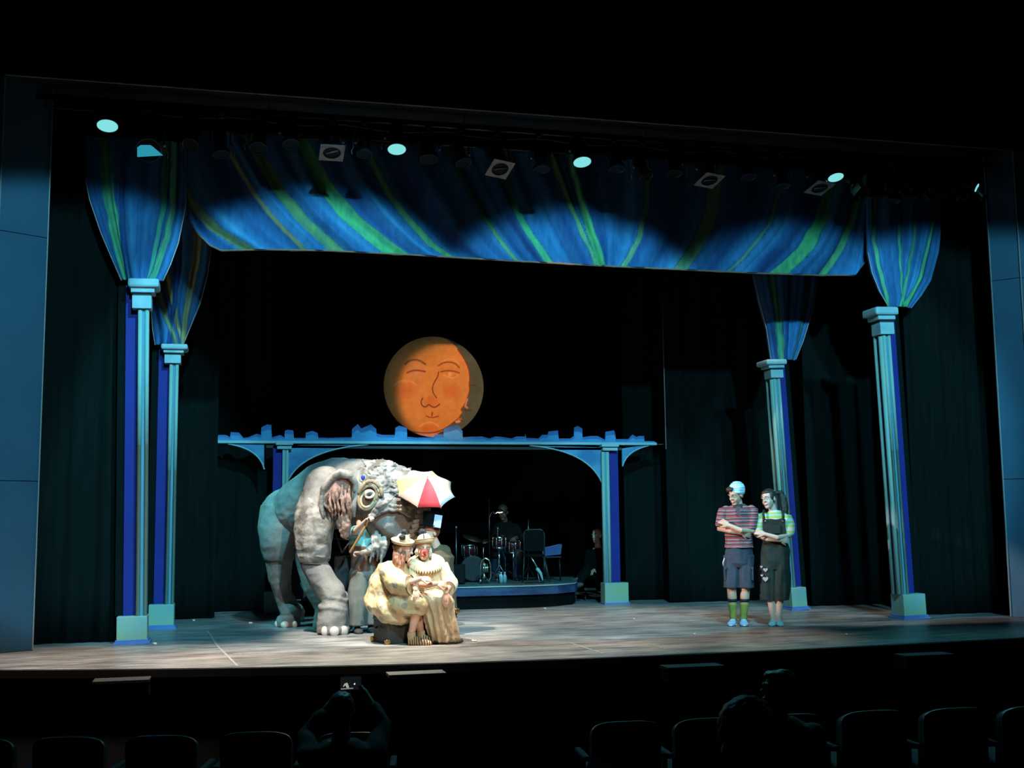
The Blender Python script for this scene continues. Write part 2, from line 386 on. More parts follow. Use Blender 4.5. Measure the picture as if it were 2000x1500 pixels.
def drape(name, Y, left, right, ztop, zbotf, stripes, label, cat, nx=150, nz=60, amp=.03, seed=1, pinch=None, folds=5):
    """left/right: px polylines; stripes: (px polyline, width_px_top, width_px_bottom, colour, soft)"""
    c = lambda pl: [(onY(x, y, Y).x, onY(x, y, Y).z) for x, y in pl]
    Lp, Rp = c(left), c(right); S = [(c(pl), w0/178, w1/178, col) for pl, w0, w1, col in stripes]
    rnd = random.Random(seed); ph = [rnd.random()*6.28 for _ in range(6)]
    g = []; colr = []
    for i in range(nz+1):
        for j in range(nx+1):
            u = j/nx
            # bottom height varies along the width
            xb = None
            zb = zbotf(u) if callable(zbotf) else zbotf
            z = zb+(ztop-zb)*(i/nz)**1.0
            xl, xr = poly_at(Lp, z), poly_at(Rp, z); x = xl+(xr-xl)*u
            xs = sorted([poly_at(s_[0], z) for s_ in S])
            k = sum(1 for q in xs if q < x); a = xs[k-1] if k > 0 else xl-.01; b_ = xs[k] if k < len(xs) else xr+.01
            s_ = k+(x-a)/(b_-a+1e-6)
            tone = .5+(.30 if nx > 200 else .16)*math.sin(s_*6.28*.83+ph[0])+.14*math.sin(s_*6.28*2.1+ph[1])+.08*math.sin(s_*6.28*4.7+ph[2])+.35*noise.noise(Vector((x*3, z*1.4, seed*7.0)))
            col = lerp3(BL1, BL2, tone*1.3) if tone < .75 else lerp3(BL2, BL3, (tone-.75)*3)
            # dark seams
            dseam = abs(math.sin(s_*3.14*1.7+ph[3]))
            if dseam < .16: col = lerp3(col, BL1, .5*(1-dseam/.16))
            for (pl, w0, w1, sc_) in S:
                zz = [q[1] for q in pl]; tt = max(0, min(1, (z-min(zz))/(max(zz)-min(zz)+1e-6)))
                wd = w1+(w0-w1)*tt; dx = abs(x-poly_at(pl, z)+.02*noise.noise(Vector((z*5, seed, pl[0][0]))))
                if dx < wd/2: col = lerp3(sc_, col, .15+.25*noise.noise(Vector((x*14, z*6, 3))))
                elif dx < wd/2+.025: col = lerp3(sc_, BL1, (dx-wd/2)/.025)
            dep = amp*(math.sin(s_*6.28*.9+ph[4])+.4*math.sin(s_*6.28*2.3+ph[5]))
            if pinch: dep += pinch*(abs(u-.5)*2)**2
            g.append((x, Y+dep, z)); colr.append(col)
    N_ = nx+1; fs = [(i*N_+j, i*N_+j+1, (i+1)*N_+j+1, (i+1)*N_+j) for i in range(nz) for j in range(nx)]
    b = len(g); back = [(x, y+.012, z) for x, y, z in g]
    fb = [tuple(b+k for k in reversed(f)) for f in fs]; rim = []
    for j in range(nx): rim += [(j, b+j, b+j+1, j+1), (nz*N_+j, nz*N_+j+1, b+nz*N_+j+1, b+nz*N_+j)]
    for i in range(nz): rim += [(i*N_, (i+1)*N_, b+(i+1)*N_, b+i*N_), (i*N_+nx, b+i*N_+nx, b+(i+1)*N_+nx, (i+1)*N_+nx)]
    mb = MB(); mb.add(g+back, fs+fb+rim, True); o = mb.build(name, M['canvas'])
    ca = o.data.color_attributes.new('paint', 'FLOAT_COLOR', 'POINT')
    buf = np.ones((len(g)*2, 4), dtype=np.float32); buf[:len(g), :3] = colr; buf[len(g):, :3] = (.25, .24, .22)
    ca.data.foreach_set('color', buf.ravel())
    return tag(o, label, cat)

# wide swag across the stage
SW = 13.85
swb = [(365, 424), (385, 455), (410, 480), (432, 490), (520, 488), (640, 490), (800, 498), (1000, 510), (1200, 521), (1480, 534), (1600, 538), (1668, 538), (1690, 510), (1700, 490)]
swx = [onY(x, y, SW).x for x, y in swb]; swz = [onY(x, y, SW).z for x, y in swb]
XL, XR = swx[0], swx[-1]
def sw_bot(u):
    x = XL+(XR-XL)*u; return float(np.interp(x, swx, swz))
sw_stripes = [
    ([(345, 330), (370, 395), (420, 448), (490, 490)], 14, 26, OLV),
    ([(470, 335), (500, 385), (545, 438), (598, 491)], 4, 6, YEL),
    ([(500, 290), (540, 365), (590, 425), (660, 490)], 20, 30, (.17, .34, .11)),
    ([(590, 270), (625, 350), (680, 420), (740, 470), (775, 497)], 22, 52, GRN),
    ([(740, 340), (760, 380), (800, 430), (845, 478), (882, 503)], 10, 16, (.18, .50, .17)),
    ([(870, 290), (905, 350), (950, 430), (985, 480), (1012, 511)], 8, 11, (.20, .38, .14)),
    ([(975, 330), (993, 375), (1018, 430), (1045, 475), (1072, 514)], 11, 19, GRN),
    ([(1095, 350), (1118, 410), (1140, 460), (1158, 500), (1165, 517)], 12, 7, (.20, .44, .15)),
    ([(1125, 350), (1143, 420), (1162, 475), (1175, 519)], 6, 13, GRN),
    ([(1265, 340), (1258, 420), (1243, 475), (1218, 521)], 6, 9, (.20, .40, .16)),
    ([(1400, 330), (1392, 400), (1375, 455), (1330, 526)], 24, 26, (.17, .31, .12)),
    ([(1520, 380), (1503, 440), (1470, 482), (1425, 530)], 4, 5, (.16, .34, .22)),
    ([(1618, 380), (1600, 440), (1572, 488), (1520, 536)], 20, 42, GRN),
    ([(1672, 400), (1656, 455), (1638, 492), (1607, 538)], 11, 16, (.16, .50, .20)),
]
drape('canvas_swag', SW, [(365, 424), (365, 330)], [(1700, 490), (1694, 380)], 5.95, sw_bot, sw_stripes,
      'wide blue painted canvas swag with green stripes hanging across the top of the stage', 'stage swag', nx=640, nz=96, amp=.035, seed=3)
# cream edge along the swag's lower hem
hem = MB(); hp = [Vector((x, SW-.012, z)) for x, z in zip(swx, swz)]
hem.tube(hp, .011, 6)
hm = hem.build('swag_hem', mat('brown_hem', (.26, .15, .09), rough=.8)); hm.parent = bpy.data.objects['canvas_swag']; hm['label'] = 'cream edge strip'

pb = MB().tube([(XL-.6, SW, 5.97), (XR+.6, SW, 5.97)], .03, 10)
pb.build('batten_pipe', M['darkmetal'], bpy.data.objects['canvas_swag'])
for x_ in (0, 2.1, 4.2, 6.3, 8.4): MB().tube([(x_, SW, 5.97), (x_, SW, 10.52)], .004, 5).build('hanging_cable', M['darkmetal'], bpy.data.objects['canvas_swag'])
def leg_drape(Y, left, right, top_y, bot_y, stripes, label, seed, **k):
    zt = onY(left[0][0], top_y, Y).z; zb = onY((left[-1][0]+right[-1][0])/2, bot_y, Y).z
    o = drape('canvas_drape', Y, left, right, zt, zb, stripes, label, 'stage drape', nx=170, nz=150, seed=seed, **k)
    c = lambda pl: [onY(x, y, Y) for x, y in pl]
    for side in (left, right):
        h = MB().tube([p+Vector((0, .085, 0)) for p in c([q for q in side if q[1] > top_y])], .006, 5).build('hem', M['cream'], o); h['label'] = 'pale edge of the canvas'
    return o
LY = 13.56
leg_drape(LY, [(166, 262), (165, 345), (173, 385), (195, 450), (212, 490), (225, 520), (236, 545)],
          [(362, 262), (365, 345), (360, 410), (348, 470), (333, 512), (318, 545)], 262, 545,
          [([(203, 280), (207, 350), (215, 400), (228, 460), (245, 530)], 20, 13, (.14, .52, .22)),
           ([(240, 280), (237, 400), (242, 470), (252, 545)], 3, 3, BL1),
           ([(325, 280), (320, 400), (310, 450)], 14, 3, (.10, .40, .24)),
           ([(341, 280), (338, 400), (326, 460), (300, 535)], 6, 6, (.13, .45, .22))],
          'blue painted canvas drape tapering onto the front left column', 11, amp=.018, pinch=.10)
leg_drape(15.35, [(296, 300), (296, 440), (292, 560), (297, 640), (302, 672)],
          [(412, 300), (412, 480), (406, 530), (390, 592), (368, 645), (357, 672)], 300, 672,
          [([(318, 430), (322, 520), (335, 580), (352, 650)], 12, 4, YEL), ([(345, 300), (350, 520), (340, 600)], 3, 3, BL1),
           ([(388, 430), (380, 520), (367, 590), (360, 650)], 16, 5, YEL), ([(300, 540), (318, 600), (333, 640)], 8, 4, OLV)],
          'greyer blue canvas drape above the rear left column, half hidden by the front one', 12, amp=.018, pinch=.10)
leg_drape(15.35, [(1472, 420), (1477, 535), (1487, 585), (1502, 640), (1511, 700)],
          [(1610, 420), (1603, 540), (1594, 600), (1574, 665), (1560, 700)], 420, 702,
          [([(1506, 430), (1510, 540), (1520, 610), (1528, 700)], 18, 12, (.10, .40, .18)),
           ([(1540, 430), (1540, 560), (1536, 690)], 3, 3, BL1),
           ([(1582, 430), (1577, 560), (1566, 640), (1553, 695)], 8, 4, (.10, .24, .16))],
          'dim blue canvas drape above the rear right column, below the swag', 13, amp=.018, pinch=.10)
leg_drape(LY, [(1700, 380), (1702, 490), (1710, 530), (1724, 565), (1742, 597)],
          [(1845, 380), (1844, 450), (1840, 490), (1825, 545), (1806, 575), (1787, 599)], 380, 599,
          [([(1712, 400), (1713, 470), (1722, 520), (1740, 590)], 6, 5, (.16, .50, .22)),
           ([(1757, 400), (1758, 470), (1762, 550)], 7, 3, (.14, .48, .25)),
           ([(1788, 400), (1785, 470), (1770, 550)], 8, 4, (.12, .46, .2)),
           ([(1815, 480), (1800, 540), (1772, 595)], 5, 12, GRN)],
          'blue painted canvas drape tapering onto the front right column', 14, amp=.018, pinch=.10)

# ------------------------------------------------------------------ columns
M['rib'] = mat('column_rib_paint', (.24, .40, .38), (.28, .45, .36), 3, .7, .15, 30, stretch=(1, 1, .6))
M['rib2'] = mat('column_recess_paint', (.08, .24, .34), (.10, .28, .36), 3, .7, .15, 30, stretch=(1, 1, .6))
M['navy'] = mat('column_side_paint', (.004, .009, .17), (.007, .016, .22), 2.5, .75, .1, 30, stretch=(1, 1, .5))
M['capital'] = mat('capital_paint', (.20, .38, .42), (.36, .50, .52), 5, .65, .2, 30)
M['plinth'] = mat('plinth_paint', (.33, .42, .20), (.17, .36, .44), 2.6, .75, .25, 30, detail=7)
M['skirt'] = mat('plinth_skirt_paint', (.08, .15, .42), (.13, .22, .48), 6, .7)
M['shadowgap'] = mat('painted_shadow_gap', (.015, .025, .03), rough=.7)  # dark colour put in for shade under the capital slabs and the ledge

def column(side, ribs_bot, px_base_l, px_base_r, y_base, y_pl, y_cap_top, y_rib_top, ribs_top, label):
    """side +1: plinth's second face shows on the left (right-hand columns); ribs face the stage centre"""
    cx = (px_base_l+px_base_r)/2; o = onZ(cx, y_base); F = Frame(o); root = thing('column', o, 0, label, 'column')
    Y = o.y
    def X(px, py): return onY(px, py, Y).x-o.x
    def Zz(px, py): return onY(px, py, Y).z
    zp = Zz(cx, y_pl)
    if side < 0:  # left columns
        x0, x1 = X(px_base_l, y_base), X(px_base_r, y_base)
    else:
        x0, x1 = X(px_base_l+ (px_base_r-px_base_l)*.36, y_base), X(px_base_r, y_base)
    dpt = .30
    MB().box(((x0+x1)/2, dpt/2, zp/2+.01), (x1-x0, dpt, zp-.02), bev=.008).build('plinth', M['plinth'], root)
    sk = MB(); e = .02
    for zz, w_ in ((.0, .03), (.025, .012)):
        sk.box(((x0+x1)/2, dpt/2, zz+.0125), (x1-x0+2*w_, dpt+2*w_, .025))
    sk.build('plinth_skirt', M['skirt'], root)
    # ribs
    zt = Zz(ribs_top[0], y_rib_top); rx0, rx1 = sorted((X(ribs_bot[0], y_pl), X(ribs_bot[1], y_pl)))
    root.rotation_euler.y = math.atan2(X((ribs_top[0]+ribs_top[1])/2, y_rib_top)-(rx0+rx1)/2, zt-zp)
    inner = rx1 if side < 0 else rx0
    h = zt-zp; wr = rx1-rx0
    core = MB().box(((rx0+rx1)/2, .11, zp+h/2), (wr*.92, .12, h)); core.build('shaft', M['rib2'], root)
    for (a, b_) in ((0, .40), (.62, 1)):
        xa, xb = rx0+wr*a, rx0+wr*b_
        xm = (xa+xb)/2
        MB().lathe([((xb-xa)/2*.95, zp+.0), ((xb-xa)/2*.95, zp+h*.55), ((xb-xa)/2, zp+h*.55), ((xb-xa)/2, zt)], 14, c=(xm, .05, 0)).build('rib', M['rib'], root)
    # inward facing ribs (seen on the right-hand columns) and the deep navy side
    if side > 0:
        for yy in (.08, .20):
            MB().lathe([(.030, zp), (.032, zt)], 12, c=(rx0-.008, yy, 0)).build('rib', M['rib'], root)
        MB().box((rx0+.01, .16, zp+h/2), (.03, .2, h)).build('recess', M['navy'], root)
    # navy side panel
    nw = .13
    nx = (rx0-nw/2) if side < 0 else (rx1+nw/2)
    zn = Zz(cx, y_cap_top)
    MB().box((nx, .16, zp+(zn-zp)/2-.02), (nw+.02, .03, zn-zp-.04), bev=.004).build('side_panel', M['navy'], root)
    MB().box((nx-(.10 if side < 0 else -.10), .19, zp+(zn-zp)/2-.02), (.12, .03, zn-zp-.04)).build('backing_flat', M['drape'], root)
    # capital: block, moulding, slab
    s_ = 1/F.s
    zc = Zz(cx, y_cap_top); ch = zc-zt; lx = rx0-(.055 if side < 0 else .055); rx = rx1+.03
    lw = rx-lx
    if side < 0: cxx = (lx+rx)/2-.005
    else: cxx = (lx+rx)/2
    MB().box((cxx, .10, zt+ch*.22), (lw, .22, ch*.44), bev=.004).build('capital_block', M['capital'], root)
    MB().box((cxx, .10, zt+ch*.50), (lw*.94, .2, ch*.12)).build('capital_neck', M['shadowgap'], root)
    MB().box((cxx+ .01*(-side), .10, zt+ch*.61), (lw+.05, .27, ch*.15), bev=.008).build('capital_moulding', M['capital'], root)
    MB().box((cxx-.02*side*1, .10, zt+ch*.85), (lw+.13, .36, ch*.30), bev=.025).build('capital_slab', M['capital'], root)
    return root
column(-1, (265, 288), 227, 287, 1259, 1204, 545, 602, (269, 293), 'front left painted column with square green plinth')
column(-1, (321, 340), 289, 339, 1229, 1181, 672, 709, (330, 350), 'rear left painted column, set back behind the front left one')
column(1, (1765, 1781), 1743, 1811, 1210, 1161, 602, 652, (1724, 1748), 'front right painted column with yellowish plinth')
column(1, (1545, 1559), 1532, 1578, 1192, 1148, 703, 737, (1512, 1530), 'rear right painted column, partly behind the woman in dungarees')

# ------------------------------------------------------------------ arch bridge with a town skyline
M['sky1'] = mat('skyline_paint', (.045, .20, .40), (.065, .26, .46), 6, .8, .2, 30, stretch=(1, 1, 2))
M['sky2'] = mat('skyline_dark_paint', (.028, .10, .28), (.04, .15, .34), 5, .8, .2, 30)
M['ledge'] = mat('ledge_paint', (.22, .40, .42), (.28, .46, .48), 5, .7)
M['spandrel'] = mat('spandrel_paint', (.08, .28, .42), (.04, .16, .33), 1.6, .8, .15, 30, stretch=(1, 1, 2), contrast=(.42, .58))
AY = 17.5
ao = onZ(870, 1188); ao.y = AY
arch = thing('arch_bridge', (3.2, AY, 0), 0, 'blue painted arch bridge with a town skyline along its top', 'stage scenery')
def A(px, py, dy=0):
    p = onY(px, py, AY+dy); return Vector((p.x-3.2, dy, p.z))
c3 = lambda x, y: (400+x/4.348, 800+y/4.348)
c5 = lambda x, y: (720+x/6.25, 640+y/6.25)
c4 = lambda x, y: (860+x/4.1667, 800+y/4.1667)
sky = [c3(*q) for q in [(80, 245), (120, 215), (180, 215), (215, 235), (220, 190), (290, 195), (330, 240), (370, 235), (440, 205), (478, 215), (480, 150), (530, 125), (565, 130), (570, 235), (640, 215), (676, 235), (680, 180), (700, 170), (752, 178), (758, 240), (855, 240), (858, 195), (915, 180), (960, 200), (963, 237), (1050, 240), (1248, 235), (1250, 165), (1300, 122), (1330, 160), (1410, 125), (1456, 165), (1459, 200), (1500, 213), (1613, 215), (1618, 155), (1650, 135), (1716, 155), (1719, 230), (1800, 238), (1950, 235)]]
sky += [c5(*q) for q in [(800, 1330), (810, 1310), (913, 1302), (917, 1230), (1060, 1175), (1105, 1190), (1130, 1240), (1146, 1260), (1150, 1338), (1250, 1330), (1385, 1330)]]
sky += [c4(*q) for q in [(260, 222), (340, 218), (400, 235), (450, 218), (500, 222), (580, 235), (620, 218), (688, 220), (693, 198), (700, 230), (800, 235), (830, 205), (875, 205), (882, 178), (958, 170), (965, 235), (1060, 235), (1086, 215), (1090, 145), (1120, 132), (1156, 155), (1158, 225), (1220, 215), (1280, 215), (1341, 245), (1345, 180), (1415, 168), (1426, 210), (1429, 240), (1500, 240), (1530, 240), (1565, 203), (1600, 225), (1610, 215), (1658, 215), (1662, 255), (1748, 258)]]
base = lambda x: 861.5+(x-418)*(867-861.5)/(1280-418)
P = [A(x, y) for x, y in sky]+[A(1280, base(1280)), A(418, base(418))]
skl = MB().prism(P, (0, 1, 0), .025).build('skyline', M['sky2'], arch)
# lighter front row of painted houses on the board
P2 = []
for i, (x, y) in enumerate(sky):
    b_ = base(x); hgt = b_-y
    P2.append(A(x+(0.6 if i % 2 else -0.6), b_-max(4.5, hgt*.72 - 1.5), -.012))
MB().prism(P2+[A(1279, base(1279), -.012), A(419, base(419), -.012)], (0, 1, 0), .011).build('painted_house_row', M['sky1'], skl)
lg = MB(); a, b_ = A(418, 864.5), A(1281, 868.5)
lg.add([], [])
def slab(p, q, y0, y1, z0, z1):
    mb = MB(); mb.add([(p.x, y0, p.z+z0), (q.x, y0, q.z+z0), (q.x, y0, q.z+z1), (p.x, y0, p.z+z1), (p.x, y1, p.z+z0), (q.x, y1, q.z+z0), (q.x, y1, q.z+z1), (p.x, y1, p.z+z1)],
                    [(0, 1, 2, 3), (7, 6, 5, 4), (0, 4, 5, 1), (3, 2, 6, 7), (0, 3, 7, 4), (1, 5, 6, 2)]); return mb
slab(a, b_, -.04, .10, -.008, .03).build('ledge', M['ledge'], arch)
slab(A(520, 872), A(1215, 877), .0, .06, -.02, .02).build('beam', M['shadowgap'], arch)
slab(A(1279, 867.5), A(1308, 867.5), .02, .03, -.004, .004).build('batten', M['steel'], arch)
def arc_poly(pts): return [A(x, y) for x, y in pts]
def spandrel(outer, curve):
    mb = MB().prism(arc_poly(outer+curve), (0, 1, 0), .02); o = mb.build('spandrel', M['spandrel'], arch)
    MB().tube([A(x, y, -.004) for x, y in curve], .012, 6).build('edge_line', M['ledge'], o)
def bez(p0, p1, p2, n=14): return [((1-t)**2*p0[0]+2*t*(1-t)*p1[0]+t*t*p2[0], (1-t)**2*p0[1]+2*t*(1-t)*p1[1]+t*t*p2[1]) for t in [i/n for i in range(n+1)]]
spandrel([(516, 868)], [(516, 917)]+bez((516, 916), (506, 876), (445, 867)))
spandrel([(562, 870)], [(720, 867)]+bez((720, 868), (590, 878), (562, 940))+[(562, 940)])
spandrel([(1176, 874)], [(1176, 945)]+bez((1176, 944), (1150, 880), (1034, 870)))
spandrel([(1215, 876)], [(1268, 868)]+bez((1268, 870), (1224, 880), (1216, 910))+[(1215, 910)])
def pillar(xr0, xr1, xn0, xn1, xc0, xc1, ycap, xb0, xb1, yb0, yb1):
    p0, p1 = A(xr0, yb0), A(xr1, yb0); t0 = A(xr0, ycap+18); zb = A(xb0, yb0).z; zt = t0.z
    sh = MB().box(((p0.x+p1.x)/2, -.03, (zb+zt)/2), ((p1.x-p0.x)*.9, .05, zt-zb)).build('pillar_shaft', M['rib2'], arch)
    w_ = (p1.x-p0.x)
    for k in (.2, .8): MB().lathe([(w_*.22, zb), (w_*.22, zt)], 10, c=(p0.x+w_*k, -.055, 0)).build('rib', M['rib'], sh)
    n0, n1 = A(xn0, yb0).x, A(xn1, yb0).x
    MB().box(((n0+n1)/2, .012, (zb+zt)/2+.05), (n1-n0, .024, zt-zb+.1)).build('side_panel', M['navy'], sh)
    c0, c1 = A(xc0, ycap).x, A(xc1, ycap).x; zc = A(xc0, ycap).z
    MB().box(((c0+c1)/2, -.03, zc-.045), (c1-c0, .16, .05), bev=.012).build('capital_slab', M['capital'], sh)
    MB().box(((c0+c1)/2, -.03, zc-.105), ((c1-c0)*.85, .14, .045), bev=.008).build('capital_moulding', M['capital'], sh)
    b0, b1 = A(xb0, yb1).x, A(xb1, yb1).x
    MB().box(((b0+b1)/2, -.02, zb/2+.005), (b1-b0, .22, zb-.01), bev=.006).build('plinth', M['plinth'], sh)
    MB().box(((b0+b1)/2, -.02, .012), (b1-b0+.03, .25, .024)).build('plinth_skirt', M['skirt'], sh)
pillar(548, 560, 530, 548, 538, 572, 861, 515, 560, 1155, 1198)
pillar(1177, 1192, 1194, 1212, 1171, 1205, 865, 1177, 1223, 1138, 1178)

# ------------------------------------------------------------------ moon
mo = onY(848, 755, 17.75); mr = (onY(947, 755, 17.75)-onY(749, 755, 17.75)).length/2*.985
def in_poly(x, y, P):
    c = False; n = len(P)
    for i in range(n):
        x1, y1 = P[i]; x2, y2 = P[(i+1) % n]
        if (y1 > y) != (y2 > y) and x < (x2-x1)*(y-y1)/(y2-y1)+x1: c = not c
    return c
def dseg(x, y, pl):
    best = 9
    for (x1, y1), (x2, y2) in zip(pl[:-1], pl[1:]):
        dx, dy = x2-x1, y2-y1; t = max(0, min(1, ((x-x1)*dx+(y-y1)*dy)/(dx*dx+dy*dy+1e-12)))
        best = min(best, math.hypot(x-x1-t*dx, y-y1-t*dy))
    return best
mc = lambda x, y: ((x-800)/625, (712-y)/625)   # crop coords -> unit disc
def L_(pts, closed=False):
    P = [mc(*q) for q in pts]
    if len(P) > 3:
        for _ in range(2):
            Q = [P[0]]
            for a, b in zip(P[:-1], P[1:]): Q += [(a[0]*.75+b[0]*.25, a[1]*.75+b[1]*.25), (a[0]*.25+b[0]*.75, a[1]*.25+b[1]*.75)]
            P = Q+[P[-1]]
    return P
lines = [  # (polyline, half width, colour)
    (L_([(440, 440), (480, 400), (560, 378), (630, 395), (688, 435)]), .018, (.22, .13, .12)),
    (L_([(455, 455), (500, 420), (560, 405), (640, 425)]), .008, (.55, .40, .36)),
    (L_([(465, 545), (530, 518), (600, 512), (688, 528)]), .014, (.28, .08, .09)),
    (L_([(500, 575), (560, 605), (640, 605), (688, 560)]), .014, (.60, .40, .36)),
    (L_([(470, 500), (540, 480), (610, 470), (680, 500)]), .014, (.55, .38, .36)),
    (L_([(855, 450), (910, 412), (990, 400), (1070, 418), (1118, 470)]), .013, (.30, .12, .06)),
    (L_([(900, 395), (990, 360), (1060, 375), (1110, 420)]), .012, (.75, .48, .30)),
    (L_([(885, 528), (950, 510), (1040, 512), (1115, 535)]), .012, (.30, .10, .05)),
    (L_([(920, 560), (990, 600), (1060, 600), (1100, 560)]), .010, (.80, .50, .28)),
    (L_([(855, 530), (850, 580), (800, 660), (775, 730), (790, 800), (830, 850)]), .010, (.22, .07, .04)),
    (L_([(655, 860), (635, 900), (645, 950), (690, 972), (720, 945), (740, 935), (770, 965), (820, 970), (865, 930)]), .012, (.22, .07, .05)),
    (L_([(700, 1078), (745, 1098), (800, 1095), (850, 1078)]), .010, (.30, .08, .04)),
    (L_([(775, 1035), (770, 1075)]), .014, (.35, .10, .05)),
    (L_([(620, 1205), (680, 1165), (750, 1150), (810, 1170), (850, 1200)]), .012, (.85, .50, .32)),
    (L_([(300, 710), (350, 660), (430, 640), (520, 655), (580, 700)]), .010, (.75, .45, .30)),
    (L_([(1100, 240), (1180, 350), (1240, 480), (1255, 600), (1240, 690), (1255, 740), (1220, 850), (1180, 940), (1130, 1000), (1165, 1015), (1120, 1090), (1050, 1150), (930, 1235), (820, 1280), (650, 1290), (500, 1270)]), .012, (.20, .07, .04)),
    (L_([(1265, 690), (1340, 685)]), .010, (.06, .05, .05)), (L_([(1180, 1000), (1270, 1000)]), .010, (.06, .05, .05)),
    (L_([(575, 545), (590, 560), (570, 575), (560, 555), (575, 545)]), .022, (.62, .42, .42)),
    (L_([(1000, 545), (1010, 560), (995, 572), (985, 555), (1000, 545)]), .022, (.85, .55, .35)),
    (L_([(1215, 860), (1190, 950), (1215, 970)]), .016, (.55, .36, .36)), (L_([(1080, 1145), (1110, 1140)]), .022, (.7, .5, .5)), (L_([(1100, 1105), (1135, 1110)]), .018, (.45, .2, .2)),
]
bright = L_([(100, 712), (150, 450), (320, 220), (560, 110), (800, 85), (930, 95), (1060, 180), (1160, 320), (1230, 450), (1250, 580), (1235, 690), (1255, 740), (1220, 850), (1180, 940), (1130, 1000), (1165, 1015), (1120, 1090), (1050, 1150), (930, 1235), (820, 1285), (700, 1300), (560, 1290), (420, 1215), (250, 1050), (140, 880)])
def moon_col(u, v):
    n_ = noise.noise(Vector((u*3, v*3, 1)))*.5+noise.noise(Vector((u*9, v*9, 4)))*.25
    if in_poly(u, v, bright):
        c = lerp3((.62, .36, .17), (.72, .42, .20), .5+n_)
        for cx_, cy_, rx_, ry_ in ((430, 770, 190, 120), (1020, 770, 150, 110), (760, 900, 110, 80), (740, 1230, 150, 60)):
            a_, b__ = mc(cx_, cy_); d_ = math.hypot((u-a_)/(rx_/625), (v-b__)/(ry_/625))
            if d_ < 1: c = lerp3(c, (.62, .17, .10), .6*(1-d_**2))
        if u < -.55: c = lerp3(c, (.36, .30, .12), min(1, (-.55-u)*2.0))
        if u < .35 and v > .35: c = lerp3(c, (.34, .27, .12), min(.8, (v-.35)*2)*min(1, (.35-u)*1.6))  # left and upper left darkened, painting in the dim side of the spot
    else:
        c = lerp3((.05, .11, .16), (.08, .15, .22), .5+n_*1.5)
        if v < -.8 and u < .4: c = (.55, .25, .18)
    for pl, hw, lc in lines:
        xs = [p[0] for p in pl]; ys = [p[1] for p in pl]
        if u < min(xs)-.06 or u > max(xs)+.06 or v < min(ys)-.06 or v > max(ys)+.06: continue
        d_ = dseg(u, v, pl)
        if d_ < hw*1.6: c = lerp3(lc, c, max(0, (d_-hw*.7)/(hw*.9)))
    return c
moon = thing('moon', mo, 0, 'round orange moon face with a grey crescent profile hanging above the bridge', 'moon prop')
NR, NA = 170, 520
vs = [(0, 0, 0)]; cs = [moon_col(0, 0)]
for i in range(1, NR+1):
    r_ = i/NR
    for j in range(NA):
        a_ = 2*math.pi*j/NA; u, v = r_*math.cos(a_), r_*math.sin(a_); vs.append((u*mr, 0, v*mr)); cs.append(moon_col(u, v))
fs = [(0, 1+j, 1+(j+1) % NA) for j in range(NA)]
for i in range(1, NR):
    for j in range(NA): fs.append((1+(i-1)*NA+j, 1+i*NA+j, 1+i*NA+(j+1) % NA, 1+(i-1)*NA+(j+1) % NA))
b = len(vs); rim = 1+(NR-1)*NA
for j in range(NA): a_ = 2*math.pi*j/NA; vs.append((mr*math.cos(a_), .03, mr*math.sin(a_))); cs.append((.5, .35, .25))
for j in range(NA): fs.append((rim+j, b+j, b+(j+1) % NA, rim+(j+1) % NA))
fs.append(tuple(b+j for j in range(NA)))
mb = MB(); mb.add(vs, fs); M['moon'] = mat('moon_paint', (1, 1, 1), (.85, .85, .85), 10, .8, .1, 40, attr=True)
o = mb.build('painted_disc', M['moon'], moon)
ca = o.data.color_attributes.new('paint', 'FLOAT_COLOR', 'POINT'); buf = np.ones((len(vs), 4), dtype=np.float32); buf[:, :3] = cs; ca.data.foreach_set('color', buf.ravel())
for sx in (-.45, .45): MB().tube([(sx, .02, mr*.86), (sx, .02, 10.51-mo.z)], .002, 5).build('hanging_wire', M['black'], moon)
# ------------------------------------------------------------------ figures
def rotm(yaw=0, pitch=0, roll=0):
    """forward is -y; yaw>0 turns to the picture's right, pitch>0 looks down"""
    return Matrix.Rotation(R(yaw), 3, 'Z') @ Matrix.Rotation(R(pitch), 3, 'X') @ Matrix.Rotation(R(roll), 3, 'Y')
def head(mb, c, Mh, s=1.0):
    c = Vector(c); T = lambda v: c+Mh@(Vector(v)*s)
    E = lambda v, r, m=None: mb.ell(T(v), tuple(q*s for q in r), Mh if m is None else Mh@m, 20)
    E((0, .015, .028), (.074, .094, .088)); E((0, -.022, -.028), (.062, .068, .086)); E((0, -.052, -.092), (.034, .036, .026))
    E((.03, -.05, -.035), (.028, .03, .03)); E((-.03, -.05, -.035), (.028, .03, .03))
    E((0, -.092, .012), (.009, .016, .03)); E((0, -.104, -.018), (.014, .017, .013)); E((.012, -.094, -.021), (.009, .011, .009)); E((-.012, -.094, -.021), (.009, .011, .009))
    E((.03, -.080, .026), (.024, .010, .008)); E((-.03, -.080, .026), (.024, .010, .008))
    E((0, -.088, -.056), (.022, .009, .006)); E((0, -.086, -.066), (.019, .010, .007))
    for k in (-1, 1): E((k*.078, .010, -.008), (.010, .022, .032))
